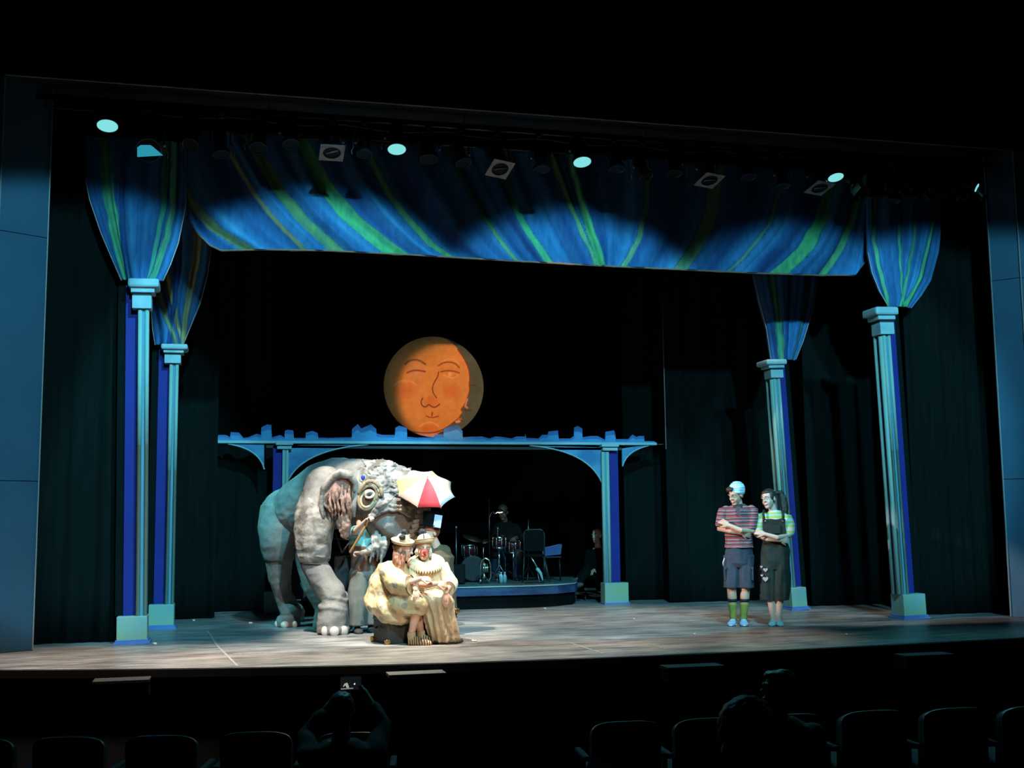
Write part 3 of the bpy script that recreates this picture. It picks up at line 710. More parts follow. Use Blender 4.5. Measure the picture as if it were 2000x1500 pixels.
def face_bits(root, c, Mh, s=1.0, brow=(.06, .03, .02), lip=(.5, .16, .15), eye=True, smile=False):
    c = Vector(c); T = lambda v: c+Mh@(Vector(v)*s)
    for k in (-1, 1):
        o = MB().ell(T((k*.030, -.0735, .008)), .0122*s, None, 12).build('eye', M['eyewhite'], root)
        MB().ell(T((k*.030, -.0835, .007)), (.0066*s, .004*s, .0066*s), Mh, 10).build('iris', M['iris'], o)
        MB().tube([T((k*.014, -.091, .030)), T((k*.030, -.092, .036)), T((k*.048, -.080, .032))], .0035*s, 6).build('eyebrow', mat('brow', brow), root)
    MB().tube([T((-.024, -.088, -.056 if smile else -.061)), T((-.012, -.096, -.061)), T((0, -.098, -.062)), T((.012, -.096, -.061)), T((.024, -.088, -.056 if smile else -.061))], [.002*s, .005*s, .006*s, .005*s, .002*s], 6).build('mouth', mat('lips', lip), root)
def hand(mb, wr, d, n, side=1, curl=25, s=1.0, spread=1.0, thumb=35):
    """wr wrist, d pointing direction, n palm normal; thumb on the side +d x n * side"""
    wr = Vector(wr); d = Vector(d).normalized(); n = Vector(n); n = (n-d*n.dot(d)).normalized(); t = d.cross(n)*side
    Mp = Matrix((t, d, n)).transposed()
    mb.ell(wr+d*.045*s, (.040*s, .052*s, .016*s), Mp, 14); mb.ell(wr+d*.065*s, (.040*s, .03*s, .013*s), Mp, 14); mb.ell(wr+d*.03*s+t*.022*s+n*.006*s, (.018*s, .03*s, .016*s), Mp, 12)
    for k, (o, L) in enumerate(((.030, .070), (.010, .080), (-.011, .074), (-.030, .058))):
        p = wr+d*(.082-.05*abs(o-.005))*s+t*o*s; dd = (d+t*o*4*spread*.35).normalized(); pts = [p-dd*.02*s, p]; cu = R(curl+k*4)
        for f in (.46, .31, .23):
            ax = dd.cross(n).normalized(); dd = (dd*math.cos(cu)+n*math.sin(cu)).normalized(); n2 = n; n = (n-dd*n.dot(dd)).normalized()
            p = p+dd*L*f*s*1.05; pts.append(p)
        n = Vector(Mp.col[2])
        mb.tube(pts, [.0095*s, .0092*s, .0085*s, .008*s, .0072*s], 8, True, True)
    p = wr+d*.022*s+t*.028*s; d1 = (d*math.cos(R(thumb))+t*math.sin(R(thumb))+n*.25).normalized(); d2 = (d1+d*.35+n*.2).normalized()
    mb.tube([p, p+d1*.042*s, p+d1*.042*s+d2*.032*s], [.0125*s, .0105*s, .009*s], 8, True, True)
def shoe(mb, ank, toe, h=.07, w=.045, s=1.0):
    """ank: ankle point above heel on the floor; toe: toe tip at floor level"""
    a = Vector(ank); t = Vector(toe); f = Vector((t.x-a.x, t.y-a.y, 0)); L = f.length; f.normalize(); sd = f.cross(Vector((0, 0, 1)))
    z0 = t.z
    heel = Vector((a.x, a.y, z0))-f*.04
    n = 14
    def ring(p, wr, hh):
        out = []
        for j in range(n):
            th = 2*math.pi*j/n; x = math.cos(th)*wr; z = math.sin(th)
            zz = hh*(.5+.5*z) if z > -.3 else 0
            out.append(p+sd*x+Vector((0, 0, max(0.0, zz))))
        return out
    tt = (L+.04)
    rings = [ring(heel+f*tt*u, w*q, h*k) for u, q, k in ((0, .35, .7), (.06, .68, 1.0), (.25, .80, 1.25), (.45, .92, .95), (.7, 1.06, .72), (.88, .95, .6), (.97, .6, .42), (1.0, .2, .25))]
    mb.loft(rings); return mb
def ringe(c, rx, ry, n=28, M_=None, pl=0, pa=0, ph=0):
    c = Vector(c); M_ = M_ or Matrix.Identity(3)
    return [c+M_@Vector(((rx+pa*math.sin(pl*t+ph))*math.cos(t), (ry+pa*math.sin(pl*t+ph))*math.sin(t), 0)) for t in [2*math.pi*j/n for j in range(n)]]
def folds(amp, f=(9, 9, 3), seed=0, amp2=0):
    def g(p): return amp*(noise.noise(Vector((p.x*f[0]+seed, p.y*f[1], p.z*f[2])))*1.6) + (amp2*noise.noise(Vector((p.x*30, p.y*30+seed, p.z*22))) if amp2 else 0)
    return g

M['eyewhite'] = mat('eye_white', (.75, .72, .68), rough=.25); M['iris'] = mat('iris', (.03, .02, .015), rough=.2)
M['skin'] = mat('skin', (.62, .36, .25), (.54, .29, .20), 9, .5, .08, 60); M['skin2'] = mat('fair_skin', (.64, .40, .30), (.56, .33, .25), 9, .5, .08, 60)
M['hairbrown'] = mat('brown_hair', (.025, .014, .010), (.055, .030, .018), 30, .5, .5, 80, stretch=(3, 3, .5))
M['hairauburn'] = mat('auburn_hair', (.16, .06, .03), (.28, .12, .06), 24, .5, .6, 70, stretch=(3, 3, .5))

# ---- young man with striped polo
def make_man():
    o = onZ(1443, 1222); F = Frame(o)
    root = thing('person', o, F.rz, 'person in a knitted hat, striped polo shirt and knee-length shorts standing with arms crossed', 'person')
    p = F.pt; b = MB()
    hc = p(1437, 966, -.03); Mh = rotm(-38, 22, 4)
    head(b, hc, Mh, 1.04)
    b.tube([p(1441, 977, .01), p(1443, 1000, .03)], [.052, .060], 14, True, True)
    # torso
    b.loft([ringe(p(1443, y, .03), w_, d_) for y, w_, d_ in ((1092, .10, .09), (1082, .155, .10), (1062, .142, .095), (1035, .155, .105), (1010, .165, .11), (997, .150, .095), (990, .09, .06))])
    # legs
    lg = [((1430, 1085, .03), (1429, 1148, .0), (1432, 1207, .04)), ((1455, 1085, .03), (1456, 1148, .0), (1452, 1207, .04))]
    for (h, k, a) in lg:
        H, K, A_ = p(*h), p(*k), p(*a)
        b.tube([H, H.lerp(K, .5), K, K.lerp(A_, .3), K.lerp(A_, .7), A_, A_-Vector((0, 0, .05))], [.085, .075, .056, .058, .044, .036, .036], 14, True, True)
    A1 = [p(1413, 998, .03), p(1406, 1033, -.02), p(1428, 1037, -.13), p(1450, 1041, -.12)]
    A2 = [p(1472, 998, .03), p(1468, 1038, -.02), p(1447, 1036, -.18), p(1424, 1026, -.17)]
    b.tube(A1, [.048, .040, .034, .027], 12, True, True); b.tube(A2, [.048, .040, .034, .027], 12, True, True)
    hand(b, A2[3], (A2[3]-A2[2]).normalized()+Vector((-.2, .1, .25)), (0, .9, -.3), 1, 22)
    hand(b, A1[3], (A1[3]-A1[2]).normalized()+Vector((0, .35, -.1)), (0, 1, .1), -1, 25)
    blob(b, 'body', M['skin'], root, .0058, 3)
    face_bits(root, hc, Mh, 1.04)
    # shirt
    c = MB()
    c.loft([ringe(p(1443, y, .03), w_, d_, pl=7, pa=.004) for y, w_, d_ in ((1070, .176, .134), (1060, .168, .120), (1035, .168, .118), (1010, .182, .124), (998, .176, .112), (989, .12, .08), (984, .072, .062))])
    for (s0, e0, k) in ((A1[0], A1[1], 1), (A2[0], A2[1], -1)):
        q = s0.lerp(e0, .72); c.tube([s0+Vector((k*.03, 0, .030)), s0+Vector((k*.004, 0, .005)), s0.lerp(e0, .4), q], [.045, .072, .071, .067], 18, True, True)
    M['polo'] = stripe_mat('striped_polo', [(0, (.27, .05, .055)), (.30, (.02, .02, .03)), (.44, (.22, .19, .19)), (.58, (.30, .05, .06)), (.74, (.03, .03, .04)), (.88, (.24, .20, .21))], .088)
    sh = blob(c, 'polo_shirt', M['polo'], root, .007, 2, folds(.007, (9, 9, 14), 3))
    cl = MB(); n0 = p(1441, 988, .02)
    cl.loft([ringe(n0+Vector((0, 0, z)), r_, r_*.92, 20) for z, r_ in ((-.022, .088), (-.008, .084), (.018, .068), (.022, .064), (.010, .062))], cap=False)
    k_ = cl.build('collar', mat('dark_collar', (.02, .02, .028), rough=.8), sh)
    MB().prism([p(1437, 990, -.115), p(1446, 990, -.115), p(1445, 1006, -.128), p(1440, 1006, -.128)], (0, -1, 0), .006).build('placket', mat('placket', (.05, .04, .05)), sh)
    # shorts
    c = MB(); c.loft([ringe(p(1443, y, .03), w_, d_) for y, w_, d_ in ((1064, .146, .100), (1080, .166, .122), (1100, .168, .128), (1108, .12, .10))])
    for (h, k, a) in lg:
        H, K = p(*h), p(*k); sx = -1 if h[0] < 1443 else 1
        c.loft([ringe(H.lerp(K, t)+Vector((sx*.004, 0, 0)), r_, r_*1.02, 24, pl=6, pa=.004, ph=t) for t, r_ in ((0, .098), (.4, .094), (.8, .096), (1.0, .098))])
    M['denim'] = mat('dark_denim', (.020, .026, .042), (.036, .042, .060), 8, .9, .4, 50)
    st = blob(c, 'shorts', M['denim'], root, .007, 1, folds(.009, (11, 11, 5), 8))
    for sx, px_ in ((-1, 1415), (1, 1471)):
        pk = MB(); pk.box(p(px_+sx*-1, 1122, -.03), (.022, .11, .14), Matrix.Rotation(R(sx*2), 3, 'Y'), .006); pk.box(p(px_+sx*-1.5, 1110, -.03), (.028, .12, .035), None, .005); pk.build('cargo_pocket', M['denim'], st)
    MB().tube([p(1415, 1090, -.06), p(1412, 1099, -.07), p(1413, 1106, -.06)], .006, 6).build('cord', mat('white_cord', (.6, .6, .6)), st)
    for (h, k, a) in lg:
        K, A_ = p(*k), p(*a); f = lambda t: K.lerp(A_, t)
        s_ = MB().loft([ringe(f(t), r_, r_, 18) for t, r_ in ((.52, .052), (.56, .052), (.8, .043), (1.0, .041), (1.1, .042))]).build('sock', M.setdefault('sock', mat('yellow_green_sock', (.24, .22, .03), (.34, .30, .05), 12, .9)), root)
        MB().loft([ringe(f(t), r_, r_, 18) for t, r_ in ((.36, .055), (.37, .060), (.46, .058), (.47, .053))]).build('knee_band', M['black'], s_)
    for (h, k, a), tx in zip(lg, ((1427, 1224, -.14), (1454, 1225, -.14))):
        A_ = p(*a); T_ = p(*tx); T_.z = .004; m_ = MB(); shoe(m_, (A_.x, A_.y, 0), T_, .072, .050)
        q = m_.build('sneaker', M.setdefault('sneaker', mat('pale_blue_canvas', (.18, .34, .52), (.28, .42, .58), 14, .8)), root)
        f_ = (T_-Vector((A_.x, A_.y, 0))).normalized()
        m2 = MB()
        for i in range(4): cc = Vector((A_.x, A_.y, .074-.010*i))+f_*(.035+.024*i); sd = f_.cross(Vector((0, 0, 1))); m2.tube([cc-sd*.026, cc+Vector((0, 0, .008)), cc+sd*.026], .004, 6)
        m2.build('laces', M['white'], q)
        z = MB(); hp_ = Vector((A_.x, A_.y, .006)); z.loft([[v+Vector((0, 0, dz)) for v in [hp_-f_*.045+(f_*(.5-.5*math.cos(t))*((T_-hp_).length+.05))+f_.cross(Vector((0, 0, 1)))*math.sin(t)*.052 for t in [2*math.pi*j/20 for j in range(20)]]] for dz in (-.004, .010)])
        z.build('sole', M['white'], q)
    # hair and hat
    T = lambda v: hc+Mh@(Vector(v)*1.04)
    hh = MB(); hh.ell(T((0, .034, .040)), (.080, .094, .086), Mh); hh.ell(T((-.02, -.060, .092)), (.055, .04, .026), Mh); hh.ell(T((-.052, -.03, .075)), (.03, .05, .035), Mh); hh.ell(T((.0, .07, -.03)), (.06, .04, .05), Mh)
    blob(hh, 'hair', M['hairbrown'], root, .006, 2, folds(.006, (40, 40, 20), 1))
    Mb = Mh@Matrix.Rotation(R(-24), 3, 'X')@Matrix.Rotation(R(12), 3, 'Y'); bc = T((.006, .030, .044))
    hb = MB().lathe([(.090, -.03), (.098, -.022), (.099, .0), (.096, .012), (.096, .03), (.088, .062), (.068, .090), (.04, .106), (.012, .110)], 28, Mb, bc)
    blob(hb, 'knit_hat', stripe_mat('striped_knit', [(0, (.30, .48, .56)), (.45, (.70, .74, .74)), (.62, (.34, .52, .60)), (.85, (.70, .74, .76))], .062, 2, .95, wob=.05), root, .006, 2, folds(.004, (20, 20, 30), 4))
M['white'] = mat('white_cloth', (.72, .72, .70), (.62, .62, .60), 8, .8, .2, 40)
make_man()

def make_woman():
    o = onZ(1516, 1222); F = Frame(o)
    root = thing('person', o, F.rz, 'person with a dark ponytail in dark dungarees and a striped top, arms crossed, smiling', 'person')
    p = F.pt; b = MB(); hc = p(1501, 974, -.02); Mh = rotm(-32, 8, -6)
    head(b, hc, Mh, 1.0)
    b.tube([p(1507, 985, .02), p(1511, 1004, .03)], [.046, .052], 14, True, True)
    b.loft([ringe(p(1513, y, .03), w_, d_) for y, w_, d_ in ((1098, .10, .09), (1088, .155, .11), (1066, .130, .09), (1040, .135, .10), (1018, .145, .105), (1006, .130, .085), (1000, .08, .055))])
    lg = [((1502, 1090, .02), (1505, 1150, .0), (1509, 1207, .03)), ((1525, 1090, .02), (1524, 1150, .0), (1521, 1207, .03))]
    for (h, k, a) in lg:
        H, K, A_ = p(*h), p(*k), p(*a); b.tube([H, H.lerp(K, .5), K, K.lerp(A_, .3), K.lerp(A_, .7), A_, A_-Vector((0, 0, .05))], [.082, .072, .052, .054, .042, .033, .032], 14, True, True)
    A1 = [p(1486, 1010, .03), p(1480, 1046, -.02), p(1500, 1053, -.14), p(1525, 1055, -.13)]
    A2 = [p(1538, 1012, .03), p(1542, 1046, -.03), p(1518, 1050, -.18), p(1494, 1043, -.19)]
    b.tube(A1, [.040, .036, .031, .024], 12, True, True); b.tube(A2, [.040, .036, .031, .024], 12, True, True)
    hand(b, A2[3], (A2[3]-A2[2]).normalized()+Vector((0, .2, .0)), (0, .9, -.3), 1, 20, .92); hand(b, A1[3], (A1[3]-A1[2]).normalized()+Vector((0, .35, 0)), (0, 1, .1), -1, 25, .92)
    blob(b, 'body', M['skin2'], root, .0058, 3)
    face_bits(root, hc, Mh, 1.0, smile=True)
    M['striped_top'] = stripe_mat('striped_top', [(0, (.50, .48, .42)), (.36, (.36, .40, .06)), (.62, (.28, .46, .42)), (.82, (.36, .38, .07))], .115)
    c = MB(); c.loft([ringe(p(1513, y, .03), w_, d_) for y, w_, d_ in ((1090, .158, .112), (1066, .142, .100), (1040, .146, .110), (1018, .158, .116), (1008, .148, .10), (1001, .10, .07), (997, .072, .058))])
    for (s0, e0, k) in ((A1[0], A1[1], 1), (A2[0], A2[1], -1)):
        q = s0.lerp(e0, .80); c.tube([s0+Vector((k*.03, 0, .026)), s0+Vector((k*.01, 0, .004)), s0.lerp(e0, .35)+Vector((-k*.004, 0, 0)), q], [.04, .066, .078, .070], 18, True, True)
    blob(c, 'striped_top', M['striped_top'], root, .007, 2, folds(.006, (12, 12, 8), 5))
    M['dungaree'] = mat('dark_green_denim', (.005, .010, .007), (.010, .017, .012), 8, .85, .4, 50)
    c = MB(); c.loft([ringe(p(1513, y, .03), w_, d_) for y, w_, d_ in ((1060, .150, .118), (1075, .172, .130), (1095, .178, .140), (1112, .15, .12))])
    for (h, k, a) in lg:
        H, K = p(*h), p(*k); A_ = p(*a); sx = -1 if h[0] < 1513 else 1
        c.loft([ringe(H.lerp(A_, t)+Vector((sx*w2*(3.0 if sx < 0 else 1.3), 0, 0)), r_*1.06, r_*1.1, 24, pl=7, pa=.004, ph=t*3) for t, r_, w2 in ((0, .10, .0), (.3, .108, .006), (.55, .104, .010), (.70, .096, .010))])
    c.loft([[q+Vector((0, dy, 0)) for q in (p(1490, 1062, -.085), p(1536, 1062, -.085), p(1533, 1014, -.10), p(1490, 1014, -.10))] for dy in (0, .03)], False)
    dg = blob(c, 'dungarees', M['dungaree'], root, .007, 1, folds(.011, (11, 11, 5), 9))
    for xs in ([(1493, 1016, -.105), (1491, 1003, -.075), (1492, 997, .0), (1494, 1000, .08)], [(1530, 1016, -.105), (1530, 1004, -.075), (1528, 998, .0), (1527, 1000, .08)]):
        MB().tube([p(*q) for q in xs], .014, 8).build('strap', M['dungaree'], dg)
    for bx in (1495, 1529): MB().ell(p(bx, 1018, -.118), (.011, .006, .011)).build('button', M['steel'], dg)
    MB().prism([p(1500, 1026, -.112), p(1524, 1026, -.112), p(1524, 1042, -.112), p(1500, 1042, -.112)], (0, -1, 0), .005).build('bib_pocket', M['dungaree'], dg)
    M['pink'] = mat('faded_pink_felt', (.46, .24, .24), (.40, .34, .32), 20, .9)
    for hx, hy, hs in ((1487, 1107, .016), (1494, 1105, .028), (1488, 1124, .016), (1495, 1131, .034)):
        if hy == 1105: hx, hy = 1495, 1113
        cc = p(hx, hy, -.112)
        pts = []
        for j in range(24):
            t = 2*math.pi*j/24; x = 16*math.sin(t)**3; z = 13*math.cos(t)-5*math.cos(2*t)-2*math.cos(3*t)-math.cos(4*t); pts.append(cc+Vector((x*hs/16, .0, z*hs/16)))
        MB().prism(pts, (0, 1, 0), .03).build('heart_patch', M['pink'], dg)
    for (h, k, a), tx in zip(lg, ((1507, 1224, -.13), (1525, 1224, -.13))):
        A_ = p(*a); T_ = p(*tx); T_.z = .004; q = shoe(MB(), (A_.x, A_.y, 0), T_, .052, .045).build('shoe', M.setdefault('aqua', mat('aqua_canvas', (.16, .44, .50), (.22, .52, .56), 12, .7)), root)
        f_ = (T_-Vector((A_.x, A_.y, 0))).normalized(); sd = f_.cross(Vector((0, 0, 1))); cc = Vector((A_.x, A_.y, .060))+f_*.055
        MB().tube([cc-sd*.036-Vector((0, 0, .02)), cc, cc+sd*.036-Vector((0, 0, .02))], .007, 8).build('shoe_strap', M['aqua'], q)
    T = lambda v: hc+Mh@Vector(v)
    hh = MB(); hh.ell(T((0, .030, .036)), (.080, .092, .088), Mh); hh.ell(T((0, -.012, .082)), (.062, .060, .030), Mh)
    for k in (-1, 1): hh.ell(T((k*.066, .0, .03)), (.018, .05, .05), Mh)
    hh.ell(T((0, .12, .05)), (.032, .03, .032), Mh)
    blob(hh, 'hair', M['hairbrown'], root, .006, 2, folds(.003, (60, 60, 20), 2))
    q0 = T((0, .13, .05)); pt_ = MB().tube([q0, p(1524, 962, .10), p(1529, 975, .10), p(1531, 992, .08), p(1530, 1008, .06), p(1526, 1018, .05)], [.022, .038, .052, .054, .044, .014], 14, True, True)
    blob(pt_, 'ponytail', M['hairbrown'], root, .007, 2, folds(.006, (50, 50, 10), 2))
    MB().tube([q0+Vector((0, 0, .03)), q0+Vector((.02, .0, .0)), q0-Vector((0, 0, .03))], .012, 8, True, True).build('hair_tie', M['aqua'], root)
make_woman()

# ------------------------------------------------------------------ clowns on the trunk
CFm = Frame(onZ(810, 1256)); cp = CFm.pt
# travelling trunk
to = onZ(757, 1259); tr = thing('travel_trunk', to, 0, 'old black travelling trunk with brass corners that the two clowns sit on', 'trunk')
ang = CFm.rz+R(24)
tr.rotation_euler = (0, 0, ang); th_ = .345; tl, tw = .82, .40
M['trunkskin'] = mat('black_fibre', (.020, .018, .015), (.035, .030, .024), 10, .6, .3, 60); M['brass'] = mat('old_brass', (.42, .27, .10), rough=.35, metal=1)
MB().box((tl/2, tw/2, .125), (tl, tw, .25), None, .008).build('trunk_body', M['trunkskin'], tr)
ld = MB().box((tl/2, tw/2, .298), (tl+.008, tw+.008, .09), None, .010).build('lid', M['trunkskin'], tr)
MB().box((tl/2, tw/2, .253), (tl+.014, tw+.014, .018)).build('lid_rim', mat('worn_brown_rim', (.10, .085, .05), rough=.5), tr)
for x in (0, tl):
    for y in (0, tw):
        for z in (.03, .32): MB().box((x, y, z), (.06, .06, .055), None, .012).build('corner_cap', M['brass'], tr)
for x in (.25, .75): MB().box((x, -.008, .25), (.05, .018, .07), None, .006).build('latch', M['brass'], tr)
MB().tube([(-.012, .13, .17), (-.04, .15, .15), (-.04, .25, .15), (-.012, .27, .17)], .010, 8).build('end_handle', M['trunkskin'], tr)
MB().box((tl/2, tw/2, .3455), (tl*.985, tw*.97, .006)).build('lid_panel', mat('worn_grey_top', (.30, .27, .23), (.20, .18, .15), 6, .6), ld)

M['clown'] = mat('cream_satin', (.47, .345, .19), (.56, .43, .26), 4, .55, .25, 30, sheen=.3)
def dots_mat():
    mt = mat('dotted_cream_satin', (.64, .43, .18), None, 4, .55); nt = mt.node_tree; N = nt.nodes; L = nt.links; b = N['Principled BSDF']
    tc = N.new('ShaderNodeTexCoord'); v = N.new('ShaderNodeTexVoronoi'); v.inputs['Scale'].default_value = 8.2; v.inputs['Randomness'].default_value = .45; L.new(tc.outputs['Object'], v.inputs['Vector'])
    cr = N.new('ShaderNodeValToRGB'); e = cr.color_ramp.elements; e[0].position = .28; e[0].color = (.27, .235, .17, 1); e[1].position = .31; e[1].color = (.51, .37, .19, 1)
    L.new(v.outputs['Distance'], cr.inputs[0]); L.new(cr.outputs[0], b.inputs['Base Color'])
    n2 = N.new('ShaderNodeTexNoise'); n2.inputs['Scale'].default_value = 14; bp = N.new('ShaderNodeBump'); bp.inputs['Strength'].default_value = .5; bp.inputs['Distance'].default_value = .02
    L.new(tc.outputs['Object'], n2.inputs['Vector']); L.new(n2.outputs['Fac'], bp.inputs['Height']); L.new(bp.outputs[0], b.inputs['Normal']); return mt
M['dots'] = dots_mat()
M['hatcream'] = mat('cream_felt', (.62, .50, .30), (.54, .43, .25), 8, .8, .15, 40); M['pom'] = mat('black_pompom', (.02, .02, .025), (.05, .05, .06), 40, .9, .8, 90)
M['redpaint'] = mat('red_face_paint', (.75, .03, .03), rough=.4); M['trimdark'] = mat('dark_hem', (.05, .04, .03), (.09, .07, .04), 12, .8)

def make_clown_back():
    root = thing('person', CFm.o, CFm.rz, 'long-haired clown in dotted cream costume and brimmed hat, seated in profile on the trunk', 'person')
    p = cp; b = MB(); hc = p(788, 1073, -.02); Mh = rotm(72, 14, 0)
    head(b, hc, Mh, 1.0)
    b.tube([p(783, 1086, .02), p(776, 1100, .05)], [.045, .055], 12, True, True)
    b.loft([ringe(p(x, y, d), w_, q) for x, y, d, w_, q in ((757, 1196, .14, .12, .12), (757, 1182, .14, .17, .14), (762, 1150, .12, .14, .12), (768, 1120, .09, .15, .11), (773, 1103, .07, .13, .09), (776, 1096, .06, .07, .06))])
    K1, K2 = p(818, 1178, -.26), p(812, 1180, -.06); N1, N2 = p(804, 1236, -.20), p(822, 1236, -.05)
    for H, K, A_ in ((p(763, 1186, .02), K1, N1), (p(763, 1186, .20), K2, N2)):
        b.tube([H, K], [.088, .062], 14, True, True); b.tube([K, K.lerp(A_, .35), A_, Vector((A_.x, A_.y, .05))], [.058, .054, .036, .034], 14, True, True)
    A1 = [p(757, 1110, -.08), p(778, 1146, -.20), p(803, 1136, -.30), p(822, 1130, -.32)]
    b.tube(A1, [.045, .038, .033, .026], 12, True, True); hand(b, A1[3], (1, -.1, -.05), (0, .7, -.7), -1, 24, .92)
    A2 = [p(786, 1112, .12), p(800, 1146, .02), p(808, 1146, -.26), p(812, 1152, -.34)]
    b.tube(A2, [.045, .038, .030, .025], 12, True, True); hand(b, A2[3], (.05, -.35, -1), (0, .9, -.3), 1, 14, .95)
    blob(b, 'body', M['skin'], root, .006, 3); face_bits(root, hc, Mh, 1.0)
    # billowing coat
    c = MB()
    c.loft([ringe(p(x, y, d), w_, q, 32, None, 9, pa) for x, y, d, w_, q, pa in ((778, 1094, .05, .075, .075, 0), (768, 1102, .05, .15, .12, .004), (761, 1125, .06, .205, .17, .010), (760, 1150, .08, .25, .21, .014), (762, 1175, .08, .272, .25, .016), (768, 1196, .05, .26, .25, .016), (778, 1210, .02, .21, .20, .01), (780, 1218, .02, .13, .12, 0))])
    c.tube([p(765, 1180, .0), p(800, 1178, -.20), K1+Vector((.0, 0, .0))], [.16, .14, .105], 18, True, True)
    c.tube([p(770, 1184, .18), K2+Vector((.01, 0, 0))], [.14, .11], 18, True, True)
    c.loft([ringe(p(x, y, -.16), w_, q, 24) for x, y, w_, q in ((812, 1168, .10, .15), (812, 1184, .13, .17), (808, 1198, .15, .17))])
    ct = blob(c, 'costume', M['dots'], root, .010, 3, folds(.022, (7, 7, 6), 2, .006))
    s = MB(); S = [p(752, 1106, -.06), p(762, 1122, -.14), p(776, 1140, -.22), p(794, 1144, -.28), p(801, 1143, -.30)]
    s.tube(S, [.085, .105, .120, .112, .105], 24); blob(s, 'wide_sleeve', M['dots'], root, .008, 2, folds(.014, (9, 9, 9), 12, .004))
    s = MB(); d_ = (S[4]-S[3]).normalized(); s.tube([S[4]-d_*.002, S[4]+d_*.012], [.110, .110], 24, False); s.build('cuff_edge', M['trimdark'], root)
    for px_ in ((740, 1148), (733, 1172)):
        pass
    # hair
    T = lambda v: hc+Mh@Vector(v)
    h = MB(); h.ell(T((0, .034, .020)), (.082, .088, .085), Mh); h.tube([p(779, 1078, -.03), p(777, 1094, -.08), p(780, 1110, -.12), p(781, 1123, -.14)], [.055, .060, .046, .018], 14, True, True); h.tube([p(788, 1080, -.09), p(787, 1098, -.13), p(786, 1116, -.15)], [.026, .028, .012], 10, True, True)
    blob(h, 'hair', M['hairauburn'], root, .006, 2, folds(.010, (40, 40, 14), 7))
    # hat
    hb = p(786, 1060, -.02); Mt = rotm(0, 14, 8)
    q = MB().lathe([(.02, .0), (.118, .0), (.124, .012), (.121, .022), (.085, .018), (.079, .030), (.072, .060), (.050, .088), (.018, .104), (.004, .106)], 32, Mt, hb).build('hat', M['hatcream'], root)
    MB().lathe([(.121, .020), (.127, .020), (.129, .030), (.120, .033), (.117, .026)], 32, Mt, hb).build('hat_brim_edge', M['hatcream'], q)
    MB().lathe([(.0815, .020), (.084, .020), (.079, .036), (.077, .036)], 32, Mt, hb).build('hat_band', mat('gold_band', (.45, .30, .12), rough=.6), q)
    for z, (dx, dy) in ((.118, (0, 0)), (.080, (-.01, -.070))): blob(MB().ell(hb+Mt@Vector((dx, dy, z)), .032), 'pompom', M['pom'], q, .005, 0, folds(.008, (90, 90, 90), 3))
    # shoes
    M['stripeshoe'] = stripe_mat('tan_and_black_striped_shoe', [(0, (.62, .44, .24)), (.62, (.03, .025, .02))], .026, 0, .7, wob=.05)
    for A_, tx, tz in ((N1, p(844, 1260, -.24), 0), (N2, p(860, 1256, -.12), 0)):
        T_ = Vector((tx.x, tx.y, .003)); shoe(MB(), (A_.x, A_.y, 0), T_, .082, .052).build('striped_shoe', M['stripeshoe'], root)
        MB().loft([ringe((A_.x, A_.y, z), r_, r_, 18) for z, r_ in ((.055, .040), (.09, .046), (.11, .046), (.135, .043))]).build('ankle_cuff', M['dots'], root)
make_clown_back()

